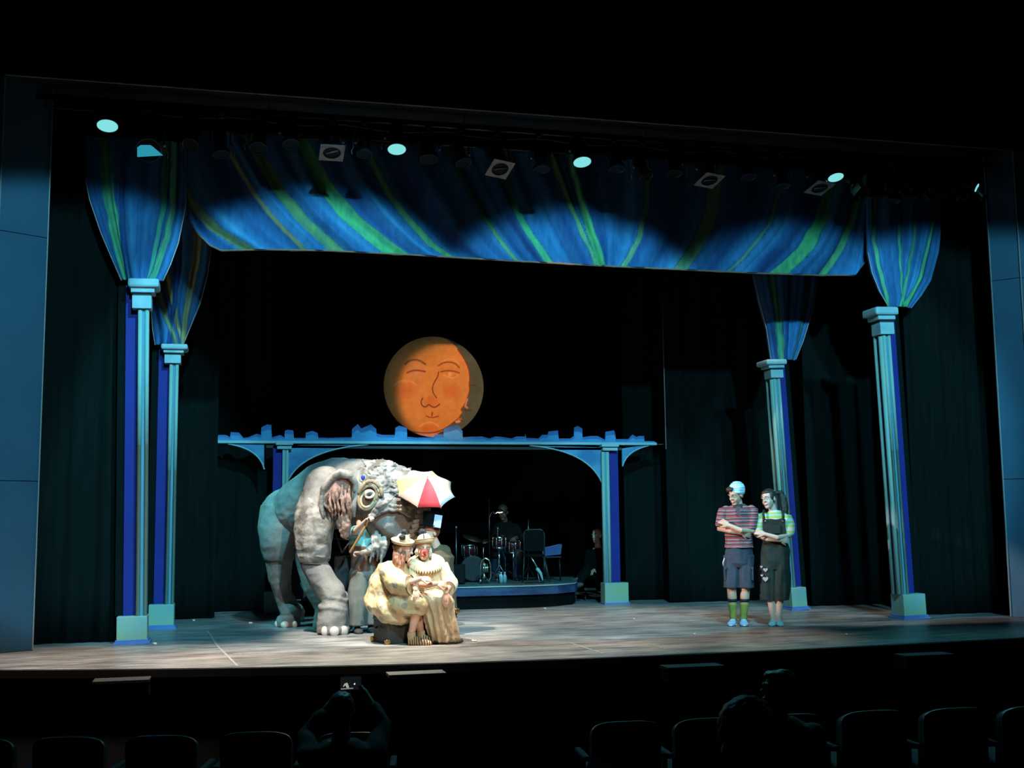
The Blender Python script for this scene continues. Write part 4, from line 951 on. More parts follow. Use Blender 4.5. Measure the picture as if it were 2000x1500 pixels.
def make_clown_front():
    root = thing('person', CFm.o, CFm.rz, 'clown with a red nose and pleated ruff in a cream robe, seated facing the seats', 'person')
    p = cp; b = MB(); D = .10; hc = p(828, 1072, D); Mh = rotm(6, 6, 6)
    head(b, hc, Mh, 1.02)
    b.tube([p(829, 1085, D+.03), p(832, 1100, D+.05)], [.05, .058], 12, True, True)
    b.loft([ringe(p(x, y, d), w_, q) for x, y, d, w_, q in ((842, 1196, .30, .12, .12), (842, 1182, .30, .17, .14), (841, 1150, .26, .15, .12), (838, 1120, .20, .165, .12), (834, 1103, .16, .14, .09), (833, 1096, .15, .07, .06))])
    KL, KR = p(868, 1180, -.16), p(842, 1182, -.12); AL_, AR_ = p(876, 1240, -.10), p(850, 1238, -.06)
    for H, K, A_ in ((p(852, 1188, .25), KL, AL_), (p(832, 1188, .25), KR, AR_)):
        b.tube([H, K], [.088, .064], 14, True, True); b.tube([K, K.lerp(A_, .35), A_, Vector((A_.x, A_.y, .05))], [.058, .054, .036, .034], 14, True, True)
    A1 = [p(862, 1106, .14), p(880, 1143, .02), p(873, 1152, -.22), p(871, 1158, -.26)]
    b.tube(A1, [.046, .040, .032, .027], 12, True, True); hand(b, A1[3], (-.1, -.25, -1), (0, .9, -.3), 1, 12)
    A2 = [p(810, 1108, .12), p(806, 1140, .02), p(836, 1143, -.26), p(852, 1140, -.29)]
    b.tube(A2, [.046, .040, .034, .028], 12, True, True); hand(b, A2[3], (1, .1, -.05), (0, .8, -.6), -1, 28)
    blob(b, 'body', M['skin'], root, .006, 3); face_bits(root, hc, Mh, 1.02, lip=(.7, .05, .05))
    T = lambda v: hc+Mh@(Vector(v)*1.02)
    MB().ell(T((0, -.118, -.016)), .020).build('red_nose', M['redpaint'], root)
    for k in (-1, 1): MB().ell(T((k*.040, -.076, -.022)), (.008, .006, .024), Mh).build('cheek_mark', M['redpaint'], root)
    MB().ell(T((0, -.094, -.062)), (.016, .007, .014), Mh).build('painted_mouth', M['redpaint'], root)
    h = MB(); h.ell(T((0, .035, .03)), (.082, .085, .08), Mh); h.ell(T((.072, .0, -.04)), (.022, .045, .055), Mh); h.ell(T((-.072, .0, -.04)), (.020, .045, .05), Mh)
    blob(h, 'hair', mat('pale_wig', (.52, .42, .30), (.62, .52, .38), 20, .8), root, .006, 2, folds(.007, (50, 50, 50), 3))
    # robe with vertical folds
    c = MB()
    c.loft([ringe(p(x, y, d), w_, q, 60, None, 13, pa) for x, y, d, w_, q, pa in ((833, 1094, .14, .07, .07, 0), (834, 1104, .16, .14, .11, .003), (838, 1125, .19, .20, .16, .008), (840, 1150, .22, .205, .20, .010), (842, 1175, .20, .20, .26, .010), (848, 1195, .14, .18, .24, .0))])
    c.loft([ringe(p(x, y, d), w_, q, 72, None, 12, pa, .6) for x, y, d, w_, q, pa in ((846, 1158, .0, .15, .20, .004), (853, 1172, -.06, .185, .20, .010), (858, 1195, -.06, .165, .18, .014), (864, 1225, -.06, .160, .17, .018), (869, 1252, -.06, .150, .16, .020))])
    c.tube([p(852, 1178, .20), KL+Vector((0, 0, .02))], [.14, .10], 16, True, True); c.tube([p(835, 1178, .20), KR+Vector((0, 0, .02))], [.14, .10], 16, True, True)
    rb = blob(c, 'robe', M['clown'], root, .009, 2, folds(.014, (13, 13, 3), 5, .006))
    hm_ = MB().loft([ringe(p(x, y, d), w_, q, 72, None, 12, pa, .6) for x, y, d, w_, q, pa in ((871, 1248, -.05, .160, .165, .020), (872, 1254.5, -.05, .164, .170, .020))]).build('dark_hem', M['trimdark'], rb)
    for Ax, rr in ((A1, (.074, .082, .070)), (A2, (.072, .080, .070))):
        s = MB(); E_ = Ax[1].lerp(Ax[2], .52); s.tube([Ax[0], Ax[1], E_], rr, 22); blob(s, 'sleeve', M['clown'], root, .008, 2, folds(.012, (11, 11, 9), 9, .004))
        d_ = (E_-Ax[1]).normalized(); MB().tube([E_-d_*.002, E_+d_*.008, E_+d_*.020], [.070, .080, .074], 24, False).build('cuff_frill', M['white'], root)
    # rope belt
    MB().tube([p(822, 1142, -.10), p(835, 1150, -.14), p(850, 1146, -.15), p(862, 1150, -.12)], .015, 8).build('rope_belt', M['hatcream'], root)
    # pleated ruff
    n = 168; base_ = p(832, 1097, D+.03); rings = []
    for k, (r_, z, am) in enumerate(((.060, .030, .0), (.095, .036, .010), (.150, .018, .020), (.205, -.022, .024), (.207, -.028, .024), (.150, .004, .018), (.09, .006, .006))):
        rings.append([base_+rotm(-4, 26, 0)@Vector((r_*math.cos(t), r_*math.sin(t)*.95, z+am*math.sin(42*t))) for t in [2*math.pi*j/n for j in range(n)]])
    MB().loft(rings, True, False).build('pleated_ruff', mat('ruff_cotton', (.66, .54, .36), (.56, .45, .30), 12, .8), root)
    # hat
    hb = T((0, .005, .058)); Mt = rotm(0, -2, -6)
    q = MB().lathe([(.01, .0), (.085, .0), (.108, .010), (.113, .045), (.106, .046), (.092, .030), (.082, .045), (.066, .080), (.036, .104), (.006, .108)], 32, Mt, hb).build('hat', M['hatcream'], root)
    MB().lathe([(.113, .040), (.1165, .040), (.117, .048), (.109, .050), (.106, .046)], 32, Mt, hb).build('hat_brim_edge', mat('orange_trim', (.5, .22, .06), rough=.7), q)
    MB().box(hb+Mt@Vector((.0, -.070, .072)), (.012, .03, .055), Mt@Matrix.Rotation(R(-28), 3, 'X')).build('hat_stripe', M['pom'], q)
    blob(MB().ell(hb+Mt@Vector((-.012, 0, .124)), .036), 'pompom', M['pom'], q, .005, 0, folds(.008, (90, 90, 90), 3))
    for A_, tx in ((AL_, p(880, 1262, -.18)), (AR_, p(854, 1262, -.16))):
        T_ = Vector((tx.x, tx.y, .003)); shoe(MB(), (A_.x, A_.y, 0), T_, .07, .045).build('dark_shoe', M['trimdark'], root)
make_clown_front()
# ------------------------------------------------------------------ elephant puppet
EF = Frame(onZ(652, 1238)); ep = EF.pt; ES = EF.s
M['hide'] = mat('painted_foam_hide', (.27, .235, .205), (.13, .12, .112), 2.6, .85, .5, 22, detail=8, contrast=(.36, .62))
M['hide2'] = mat('crumpled_hide', (.35, .30, .26), (.11, .09, .075), 7, .85, .8, 30, detail=8, contrast=(.40, .60))
M['earskin'] = mat('brown_ear_skin', (.34, .20, .15), (.20, .11, .085), 8, .85, .8, 34, detail=7)
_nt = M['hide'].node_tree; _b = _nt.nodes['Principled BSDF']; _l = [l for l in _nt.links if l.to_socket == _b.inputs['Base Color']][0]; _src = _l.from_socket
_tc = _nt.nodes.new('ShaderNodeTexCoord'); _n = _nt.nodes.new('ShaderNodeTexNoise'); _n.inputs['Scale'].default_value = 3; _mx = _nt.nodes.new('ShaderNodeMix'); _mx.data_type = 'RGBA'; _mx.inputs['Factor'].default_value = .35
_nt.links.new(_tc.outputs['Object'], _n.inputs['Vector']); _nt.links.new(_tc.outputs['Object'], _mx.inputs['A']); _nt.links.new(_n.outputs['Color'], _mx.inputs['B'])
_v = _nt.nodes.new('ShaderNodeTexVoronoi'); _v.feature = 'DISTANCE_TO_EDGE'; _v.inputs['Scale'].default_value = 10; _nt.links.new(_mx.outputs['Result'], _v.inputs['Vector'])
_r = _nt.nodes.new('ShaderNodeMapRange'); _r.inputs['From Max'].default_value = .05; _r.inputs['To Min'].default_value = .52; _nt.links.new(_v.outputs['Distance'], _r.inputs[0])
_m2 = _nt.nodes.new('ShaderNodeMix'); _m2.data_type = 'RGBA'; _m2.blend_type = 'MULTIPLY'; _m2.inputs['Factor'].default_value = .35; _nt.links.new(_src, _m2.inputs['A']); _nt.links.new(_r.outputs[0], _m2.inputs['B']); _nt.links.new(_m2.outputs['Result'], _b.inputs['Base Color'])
M['nail'] = mat('toenail', (.62, .50, .42), (.52, .42, .36), 6, .5)
M['strap'] = mat('dark_strap', (.035, .028, .022), rough=.8)
def wrinkle(seed, a=.012):
    def g(p):
        n1 = noise.noise(Vector((p.x*2.6+seed, p.y*2.6, p.z*2.0)))
        n2 = 1-abs(noise.noise(Vector((p.x*6+seed, p.y*6, p.z*9))))*2
        return a*1.3*n1 + a*.65*(n2-.5)
    return g
def make_elephant():
    root = thing('elephant_puppet', EF.o, EF.rz, 'life-size grey elephant puppet bending its head behind the seated clowns', 'elephant puppet')
    p = ep; b = MB(); m_ = lambda q: q/ES
    def ch(pts, rs, n=22): b.tube([p(*q) for q in pts], [m_(r_) for r_ in rs], n, True, True)
    # barrel, rump, back, hump
    ch([(556, 1000, 1.15), (556, 1040, 1.15)], [50, 46]); ch([(548, 1052, 1.05), (546, 1072, 1.05)], [42, 35])
    ch([(590, 990, .95), (628, 970, .85), (664, 962, .75)], [60, 70, 75])
    ch([(560, 995, 1.35), (640, 975, 1.15)], [48, 62])
    ch([(664, 962, .75), (705, 958, .55), (738, 957, .42)], [73, 65, 61]); ch([(738, 957, .42), (776, 962, .30), (798, 972, .22)], [61, 54, 40])
    # front shoulder and leg (near)
    ch([(634, 950, .35), (618, 1000, .20), (612, 1045, .14), (611, 1078, .12)], [42, 36, 33, 29])
    ch([(610, 1098, .12), (618, 1112, .10), (636, 1140, .05), (650, 1160, .02)], [23, 26, 28, 27])
    ch([(612, 1080, .12), (612, 1100, .12)], [20, 20])
    ch([(652, 1168, .02), (652, 1186, .0), (650, 1206, .0), (648, 1218, .0)], [24, 27, 30, 31])
    ch([(668, 1165, .14), (676, 1190, .14), (672, 1216, .12)], [14, 15, 20])
    b.loft([ringe(p(650, 1226, .0)*1+Vector((0, 0, 0)), m_(34), m_(34)), ringe(p(650, 1237.5, .0), m_(32), m_(32))])
    # front leg (far)
    ch([(610, 1040, .95), (602, 1090, .90), (612, 1150, .80), (634, 1185, .75), (636, 1205, .75)], [34, 28, 20, 20, 24])
    pf = p(638, 1212, .75); b.loft([ringe((pf.x, pf.y, .10), .16, .16), ringe((pf.x, pf.y, .0), .165, .165)])
    # rear legs
    for dx, dd in ((0, 0), (8, .72)):
        ch([(543+dx, 1070, 1.05+dd), (541+dx, 1100, 1.08+dd), (543+dx, 1130, 1.12+dd), (550+dx, 1162, 1.2+dd)], [28, 24, 20, 15])
        ch([(550+dx, 1160, 1.2+dd), (560+dx, 1182, 1.2+dd), (568+dx, 1196, 1.15+dd)], [16, 18, 22])
        pr = p(563+dx, 1212, 1.15+dd); b.loft([ringe((pr.x, pr.y, .13), .13, .15), ringe((pr.x, pr.y, .06), .155, .17), ringe((pr.x, pr.y, 0), .15, .165)])
    # face: cheek, jaw, trunk base
    ch([(738, 985, .20), (756, 1005, .05), (768, 1020, -.02)], [40, 38, 34]); ch([(770, 1005, .0), (788, 1012, -.05)], [35, 27])
    ch([(742, 1025, .12), (745, 1060, .10), (742, 1082, .12)], [26, 17, 10])
    ch([(775, 1028, -.02), (790, 1052, -.08), (802, 1062, -.10), (809, 1052, -.12), (812, 1030, -.13), (817, 1005, -.15), (824, 986, -.17)], [27, 18, 15, 14, 14, 13.5, 12])
    ch([(824, 986, -.17), (831, 983, -.19), (834, 994, -.20), (830, 1005, -.21)], [11, 9, 8, 7])
    for (x, y, d, r_) in ((654, 1168, .02, 24), (651, 1187, .0, 26), (613, 1086, .12, 29)):
        cc_ = p(x, y, d); b.tube([cc_+Vector((m_(r_)*math.cos(t), m_(r_)*math.sin(t), .01*math.sin(3*t)-.02*math.cos(t))) for t in [2*math.pi*j/24 for j in range(25)]], .026, 8)
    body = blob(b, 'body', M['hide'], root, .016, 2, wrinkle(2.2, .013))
    # cuffs where the foam legs are jointed
    def ring_roll(c, r_, tube, nm, mt, tilt=0, par=root, wob=.006):
        c = Vector(c); Mx = Matrix.Rotation(R(tilt), 3, 'Y'); n = 30
        pts = [c+Mx@Vector(((r_+wob*math.sin(5*t))*math.cos(t), (r_+wob*math.cos(4*t))*math.sin(t), .004*math.sin(3*t))) for t in [2*math.pi*j/n for j in range(n+1)]]
        return MB().tube(pts, tube, 8).build(nm, mt, par)
    sh = MB()
    sh.loft([ringe(p(x, y, d), m_(r_), m_(r_)*.95, 30, None, 6, .006) for x, y, d, r_ in ((627, 960, .32, 40), (616, 1000, .20, 41), (612, 1040, .14, 38.5), (612, 1070, .12, 35), (613, 1092, .12, 31.5), (613, 1099, .12, 27))])
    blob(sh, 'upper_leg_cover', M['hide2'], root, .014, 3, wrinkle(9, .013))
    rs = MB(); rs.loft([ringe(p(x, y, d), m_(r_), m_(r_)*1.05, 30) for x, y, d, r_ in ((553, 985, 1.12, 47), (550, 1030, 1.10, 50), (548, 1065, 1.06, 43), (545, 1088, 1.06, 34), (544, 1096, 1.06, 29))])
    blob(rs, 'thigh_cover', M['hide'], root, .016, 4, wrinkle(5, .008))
    ring_roll(p(613, 1101, .12), m_(27), .011, 'leg_strap', M['strap'], 6)
    # toenails
    for x, rr, dz in ((634, 7, -.155), (653, 9.5, -.20), (672, 8, -.150)):
        c = p(x, 1231, dz); MB().ell((c.x, c.y, .045), (m_(rr), .035, .060), None, 14).build('toenail', M['nail'], root)
    for x, rr, dz in ((541, 5.5, 1.10), (556, 9, .98), (575, 6.5, 1.02)):
        c = p(x, 1215, dz); MB().ell((c.x, c.y, .035), (m_(rr), .04, .045), None, 14).build('toenail', M['nail'], root)
    # crumpled forehead: strips of hide laid over the skull
    rnd = random.Random(5); fh = MB(); fh.ell(p(745, 957, .38), m_(62)+.004); fh.ell(p(784, 966, .27), m_(52)+.004)
    for i in range(300):
        u, v = rnd.random(), rnd.random(); x = 698+u*112; yt = 897+28*max(0, (u-.55))*1.6; y = yt+v*(72-20*u)+4
        # surface depth of the head sphere
        cx_, cy_, r_, d0 = (745, 957, 62, .38) if x < 768 else (784, 966, 52, .27)
        q = r_**2-(x-cx_)**2-(y-cy_)**2
        if q < 0: continue
        dep = d0-math.sqrt(q)/ES-.004
        a = rnd.gauss(-.7+1.3*u, .5); L_h = rnd.uniform(5, 13); pts = []
        for k in range(5):
            t = (k-2)/2*L_h; xx = x+math.cos(a)*t; yy = y+math.sin(a)*t*-1+rnd.uniform(-.8, .8)
            qq = r_**2-(xx-cx_)**2-(yy-cy_)**2
            pts.append(p(xx, yy, d0-math.sqrt(max(0, qq))/ES-.006))
        w_ = rnd.uniform(.009, .020)
        fh.tube(pts, [w_*.5, w_, w_*1.1, w_, w_*.5], 8, True, True)
    blob(fh, 'crumpled_forehead', M['hide2'], root, .0065, 1, folds(.006, (25, 25, 25), 3))
    # brow over the trunk base
    br = MB()
    for k, (dy, r_) in enumerate(((0, 6), (9, 5), (17, 4))):
        br.tube([p(722, 1008+dy*.6, -.14), p(738, 990+dy*.8, -.20), p(760, 978+dy, -.24), p(782, 979+dy, -.24), p(800, 990+dy, -.21), p(808, 1004+dy*.6, -.14)], [m_(q) for q in (r_*.5, r_, r_*1.1, r_*1.1, r_, r_*.5)], 10, True, True)
    blob(br, 'trunk_base_folds', M['hide2'], root, .009, 1, folds(.010, (22, 22, 22), 6))
    # scales down the front of the trunk
    for k in range(7):
        t = k/6; x = 803+t*21; y = 1046-t*58
        sc = p(x+2, y, -.20-.02*t); MB().box(sc, (m_(19-3*t), .05, m_(8.2)), Matrix.Rotation(R(-14), 3, 'Y')@Matrix.Rotation(R(6*(-1)**k), 3, 'Z'), .010).build('trunk_scale', M['hide2'], root)
    # eye: rolled golden lids, dark socket
    ec = p(718, 972, -.085); E_ = MB()
    M['lid'] = mat('golden_brown_lid', (.34, .23, .12), (.20, .12, .07), 14, .7, .5, 40); M['socket'] = mat('dark_red_socket', (.10, .035, .02), (.05, .015, .01), 12, .5)
    so = MB().ell(ec+Vector((0, .012, -.01)), (m_(18), .04, m_(24)), Matrix.Rotation(R(18), 3, 'Y'), 24).build('eye_socket', M['socket'], root)
    def oval(c, rx, rz, rot, n=26, y=0): return [Vector(c)+Matrix.Rotation(R(rot), 3, 'Y')@Vector((rx*math.cos(t), y+.012*math.cos(2*t), rz*math.sin(t))) for t in [2*math.pi*j/n for j in range(n+1)]]
    MB().tube(oval(ec+Vector((0, -.015, 0)), m_(17), m_(24), 18), m_(3.4), 8).build('outer_lid', M['lid'], so)
    MB().tube(oval(ec+Vector((.0, -.03, -.015)), m_(12.5), m_(17), 24), m_(2.6), 8).build('inner_lid', mat('pale_lid', (.50, .37, .22), (.36, .25, .14), 12, .6), so)
    MB().tube(oval(p(722, 966, -.14), m_(8), m_(6), -20), m_(2.8), 8).build('eye_rim', M['nail'], so)
    eb = MB().ell(p(722, 966, -.13), (m_(7), .025, m_(5.5)), None, 16).build('eyeball', mat('amber_eye', (.25, .13, .05), rough=.15), so)
    MB().ell(p(722, 966, -.158), (m_(3), .006, m_(3)), None, 12).build('pupil', M['black'], eb)
    for k, (x0, y0, x1, y1) in enumerate(((702, 962, 712, 944), (712, 944, 728, 940), (728, 940, 742, 952), (742, 952, 746, 966))):
        MB().tube([p(x0, y0, -.10), p((x0+x1)/2, (y0+y1)/2-2, -.13), p(x1, y1, -.11)], m_(4.2), 8, True, True).build('lid_fold', M['lid'], so)
    gem = MB().ell(p(709, 933, -.11), (m_(4), .012, m_(5.5)), None, 12).build('blue_bead', mat('blue_bead', (.03, .04, .30), rough=.15), root)
    # temple strip
    MB().loft([[p(x-5, y, d), p(x+4, y, d-.02), p(x+4, y, d+.02), p(x-5, y, d+.04)] for x, y, d in ((702, 918, -.03), (697, 950, -.07), (692, 985, -.08), (690, 1010, -.06))], True).build('temple_strip', M['hide'], root)
    # ear: folded flap with hanging tatters
    g = []; nU, nV = 26, 34
    rim_ = [(640, 945), (655, 930), (672, 924), (686, 930), (692, 944)]
    for i in range(nV+1):
        v = i/nV
        row = []
        for j in range(nU+1):
            u = j/nU
            xl = 638-10*math.sin(min(1, v*1.25)*3.14)*1.0+ (26*max(0, v-.55)/.45)
            xr = 690-3*math.sin(v*3.14)+(-6*max(0, v-.6)/.4)
            yt = 944-20*math.sin(u*3.14*.85); yb = 1022+ (22*u if u > .4 else 10*u) + 3*math.sin(u*16)
            x = xl+(xr-xl)*u; y = yt+(yb-yt)*v
            d = -.02-.16*math.sin(u*3.14)*math.sin(min(1, v*1.1+.15)*3.0)-.03*math.sin(u*17+v*2)*min(1, v*2)-.02*noise.noise(Vector((u*7, v*7, 2)))
            row.append(p(x, y, d))
        g.append(row)
    eb_ = MB(); N_ = nU+1; vs = [q for r_ in g for q in r_]; b0 = len(vs); vs += [q+Vector((.0, .022, .0)) for q in vs]
    fs = [];
    for i in range(nV):
        for j in range(nU): q = (i*N_+j, i*N_+j+1, (i+1)*N_+j+1, (i+1)*N_+j); fs += [q, tuple(b0+k for k in reversed(q))]
    for j in range(nU): fs += [(j, b0+j, b0+j+1, j+1), (nV*N_+j, nV*N_+j+1, b0+nV*N_+j+1, b0+nV*N_+j)]
    for i in range(nV): fs += [(i*N_, (i+1)*N_, b0+(i+1)*N_, b0+i*N_), (i*N_+nU, b0+i*N_+nU, b0+(i+1)*N_+nU, (i+1)*N_+nU)]
    eb_.add(vs, fs, True); ear = eb_.build('ear', M['earskin'], root)
    MB().tube([p(631, 1010, -.03), p(627, 985, -.05), p(631, 955, -.07), p(646, 936, -.11), p(665, 925, -.15), p(684, 928, -.13), p(694, 944, -.10), p(692, 960, -.08)], [m_(q) for q in (3, 5, 6, 8, 10, 9, 6, 3)], 12, True, True).build('ear_rim', M['hide2'], ear)
    ef = MB()
    for x0, y0, x1, y1, r_ in ((668, 948, 671, 1024, 4), (676, 948, 679, 1018, 3.2), (683, 948, 684, 1012, 3.4), (659, 950, 662, 1018, 3), (651, 955, 655, 1014, 2.4), (644, 962, 649, 1012, 2.6)):
        ef.tube([p(x0, y0, -.17), p((x0*2+x1)/3-1.5, (y0*2+y1)/3, -.20), p((x0+2*x1)/3+1.5, (y0+2*y1)/3, -.20), p(x1, y1, -.12)], [m_(r_*.3), m_(r_), m_(r_*.8), m_(r_*.5)], 10, True, True)
    blob(ef, 'ear_folds', M['earskin'], ear, .007, 1, folds(.010, (30, 30, 12), 2))
    tt = MB(); tt.tube([p(672, 1012, -.10), p(676, 1030, -.12), p(674, 1045, -.11)], [m_(12), m_(11), m_(8)], 14, True, True); tt.tube([p(664, 1020, -.09), p(665, 1036, -.10)], [m_(8), m_(4)], 10, True, True)
    blob(tt, 'ear_tatter', M['earskin'], ear, .010, 1, folds(.009, (24, 24, 24), 2))
    # ragged lower jaw fringe
    jf = MB()
    for x0, y0, x1, y1, r_ in ((735, 1042, 737, 1096, 4), (728, 1048, 722, 1100, 3), (748, 1050, 747, 1092, 4), (742, 1046, 744, 1104, 2.6), (731, 1046, 729, 1090, 3.6), (753, 1050, 752, 1080, 3)):
        jf.tube([p(x0, y0, -.08), p((x0+x1)/2+2, (y0+y1)/2, -.12), p(x1, y1, -.09)], [m_(r_), m_(r_), m_(r_*.35)], 8, True, True)
    blob(jf, 'jaw_fringe', M['hide2'], root, .007, 1, folds(.014, (26, 26, 14), 9))
    # harness frame inside
    for a_, b__ in (((655, 1040, .30), (668, 1080, .30)), ((640, 1050, .5), (690, 1055, .35)), ((668, 1080, .30), (690, 1050, .3))):
        MB().tube([p(*a_), p(*b__)], .012, 8).build('harness_bar', M['strap'], root)
    MB().box(p(672, 1120, .35), (.24, .12, .42), None, .02).build('harness_pack', mat('black_pack', (.010, .014, .014), (.016, .02, .02), 10, .8), root)
    return root
make_elephant()

# ------------------------------------------------------------------ umbrella held by the trunk
def make_umbrella():
    p = lambda x, y, d=-.42: ep(x, y, d)
    rim = [(773, 939), (795, 918), (837, 918), (873, 938), (888, 972), (865, 994), (826, 992), (787, 970)]
    ctr = ep(831, 953, -.38); s_ = FPX/(ctr+EF.o-CO).length
    # plane: axis tilted up and towards the seats
    ax = Vector((.10, -math.cos(R(49)), math.sin(R(49)))).normalized()
    rimp = []
    for x, y in rim:
        # meet of the view ray with the rim plane
        o3 = EF.w(ctr); n3 = EF.x*ax.x+EF.n*ax.y+Vector((0, 0, ax.z)); r = ray(x, y); t = (o3-CO).dot(n3)/r.dot(n3); v = CO+r*t-EF.o
        rimp.append(Vector((v.dot(EF.x), v.dot(EF.n), v.z)))
    cen = sum(rimp, Vector())/8; rad = sum((q-cen).length for q in rimp)/8
    root = thing('umbrella', EF.w(cen), EF.rz, 'small open umbrella with white, yellow and red panels, held above the clowns by the trunk', 'umbrella')
    L = lambda q: q-cen
    # regular octagon of the mean radius, first rib matched to the photo
    u = (rimp[0]-cen); u = (u-ax*u.dot(ax)).normalized(); v = ax.cross(u)
    sgn = 1 if (rimp[1]-cen).dot(v) > 0 else -1
    rp = [(u*math.cos(2*math.pi*k/8)+v*sgn*math.sin(2*math.pi*k/8))*rad for k in range(8)]
    apex = ax*rad*.48
    cols = [(.70, .68, .62), (.72, .70, .64), (.62, .46, .20), (.60, .40, .32), (.68, .62, .56), (.72, .03, .035), (.58, .32, .24), (.62, .42, .14)]
    nm = ['white', 'white', 'cream', 'pale pink', 'white', 'red', 'pale pink', 'pale yellow']
    for k in range(8):
        a, b_ = rp[k], rp[(k+1) % 8]; n = 8; rings = []
        vs = []; fs = []
        for i in range(n+1):
            t = i/n
            for j in range(5):
                w_ = j/4; e = a.lerp(b_, w_); sag = math.sin(w_*3.14)*.10*t
                q = e*t*(1-sag*.6); h = (1-t**1.8)*apex.length; vs.append(q+ax*(h-.012*math.sin(w_*3.14)*t))
        for i in range(n):
            for j in range(4): fs.append((i*5+j, i*5+j+1, (i+1)*5+j+1, (i+1)*5+j))
        b0 = len(vs); vs += [q-ax*.002 for q in vs]; fs += [tuple(b0+k_ for k_ in reversed(f)) for f in fs[:]]
        for j in range(4): fs.append((n*5+j, n*5+j+1, b0+n*5+j+1, b0+n*5+j))
        MB().add(vs, fs, True).build('canopy_panel', mat('panel_'+nm[k].replace(' ', '_'), cols[k], rough=.6), root, nm[k]+' panel')
        MB().tube([ax*.004*0+apex*.96, rp[k]*.55+apex*.62-ax*.006, rp[k]-ax*.004, rp[k]*1.03-ax*.006], .003, 6).build('rib', M['steel'], root)
    MB().tube([apex*1.12, apex, -ax*.42], [.004, .006, .006], 8).build('shaft', M['steel'], root)
    MB().tube([-ax*.40, -ax*.50, -ax*.53+Vector((0, 0, -.02))], .012, 8, True, True).build('handle', M['strap'], root)
make_umbrella()

